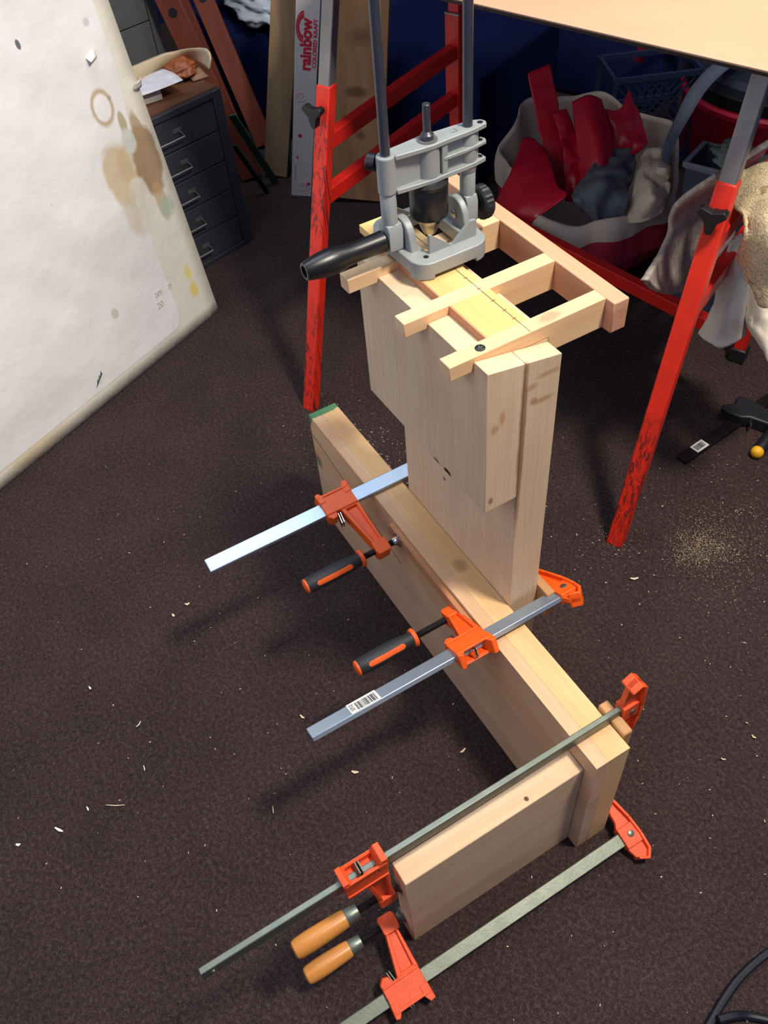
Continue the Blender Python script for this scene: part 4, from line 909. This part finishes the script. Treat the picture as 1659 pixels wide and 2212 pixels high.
# wood shavings
chip_m = plain('pale_shaving', (232, 214, 178), .8, 0, .1, 300)
chip_w = plain('white_shaving', (240, 238, 232), .7, 0, .03)
chip_labels = ['thick bright white shaving near the lower left edge of the carpet', 'long thin tan sliver of wood, longest on the open carpet at left', 'pale shaving in the beam shadow left of the short board', 'shaving on dark carpet close under the long beam, left of its near half', 'curled pale shaving between the upright post and the right red leg', 'thin pale splinter below the tip of the barcode-stickered bar', 'tiny white chip highest on the open carpet at the left', 'slim white splinter left of the clamp handles, above the long tan sliver', 'short white splinter right beside the long tan sliver', 'small white crumb left of the long tan sliver', 'broken white chip at the extreme lower left corner', 'pale shaving just left of the tip of the barcode-stickered bar', 'wood chip under the tip of the far clamp bar, right one of two', 'wood chip under the tip of the far clamp bar, left one of two', 'small chip at the right edge of the carpet, upper one of two', 'small chip at the right edge of the carpet, lower one of two']
chips = [(-0.3696, -0.5496, .013, .0036, 35, 1), (-0.3611, -0.4749, .026, .0012, 58, 0), (-0.231, -0.184, .009, .004, 50, 0), (-0.1793, -0.0467, .009, .003, 100, 0), (-0.272, 0.3299, .012, .004, 60, 0),
         (-0.2432, -0.2997, .010, .0012, -20, 0), (-0.5511, -0.4487, .006, .003, 10, 1), (-0.4566, -0.4076, .010, .0015, -60, 1), (-0.3897, -0.424, .008, .0015, -10, 1), (-0.3763, -0.5084, .006, .0025, 0, 1),
         (-0.3793, -0.6012, .006, .004, 60, 1), (-0.3412, -0.2068, .008, .003, 20, 0), (-0.6116, -0.2706, .007, .004, 70, 0), (-0.6033, -0.2972, .006, .004, 10, 0), (0.0101, 0.2869, .006, .0025, 10, 0), (0.0117, 0.2313, .006, .002, 40, 0)]
for i, (x, y_, l_, w_, an, wh) in enumerate(chips):
    c_, s_ = math.cos(math.radians(an)), math.sin(math.radians(an)); d = V((c_, s_, 0)); n2 = V((-s_, c_, 0))
    g = G().grid(lambda a_, b_: V((x, y_, .0025 + .0025 * abs(a_ - .5) * 2)) + d * (a_ - .5) * l_ + n2 * (b_ - .5) * w_ * (1 - .5 * abs(a_ - .5) * 2), 4, 1)
    solo('wood_shaving', g, chip_w if wh else chip_m, chip_labels[i], 'shaving', 'loose wood shavings', solid=0.0006)
# sawdust: nobody could count it
def dust(name, spots, label, m, lmin, lmax):
    g = G()
    for cx, cy, sx, sy, n in spots:
        for _ in range(n):
            x, y_ = random.gauss(cx, sx), random.gauss(cy, sy)
            l_ = random.uniform(lmin, lmax); w_ = l_ * random.uniform(.2, .6); a_ = random.uniform(0, math.pi); c_, s_ = math.cos(a_), math.sin(a_)
            z = random.uniform(.001, .0035); dz = random.uniform(-.001, .001)
            if -.67 < x < .01 and -.005 < y_ < .05 or -.05 < x < -.01 and -.23 < y_ < 0 or -.46 < x < -.21 and .04 < y_ < .09: continue
            g.add([(x - c_ * l_ + s_ * w_, y_ - s_ * l_ - c_ * w_, z), (x + c_ * l_, y_ + s_ * l_, z + dz), (x - c_ * l_ - s_ * w_, y_ - s_ * l_ + c_ * w_, z)], [(0, 1, 2)])
    return solo(name, g, m, label, 'sawdust', kind='stuff')
dust_m = plain('sawdust', (190, 170, 134), .9, 0, .15, 200)
dust('sawdust', [(-.262, .455, .022, .028, 1500), (-.245, .50, .06, .06, 1300), (-.20, .53, .10, .10, 500), (-.35, .36, .018, .018, 160), (-.80, .10, .09, .06, 420), (-.62, .12, .08, .04, 260), (-.90, .12, .03, .03, 120), (-.55, .25, .25, .15, 160)],
     'drift of tan sawdust on the carpet around the red table legs', dust_m, .0004, .0011)
dust('wood_crumbs', [(-.74, .14, .07, .05, 170), (-.60, .17, .05, .03, 60), (-.36, .33, .06, .06, 60), (-.28, .55, .10, .08, 50), (-.5, -.3, .30, .20, 110), (-.3, .3, .3, .3, 70), (0, .2, .12, .15, 45), (-.02, -.1, .08, .12, 20)], 'sparse pale wood crumbs scattered over the carpet', chip_m, .0007, .0018)
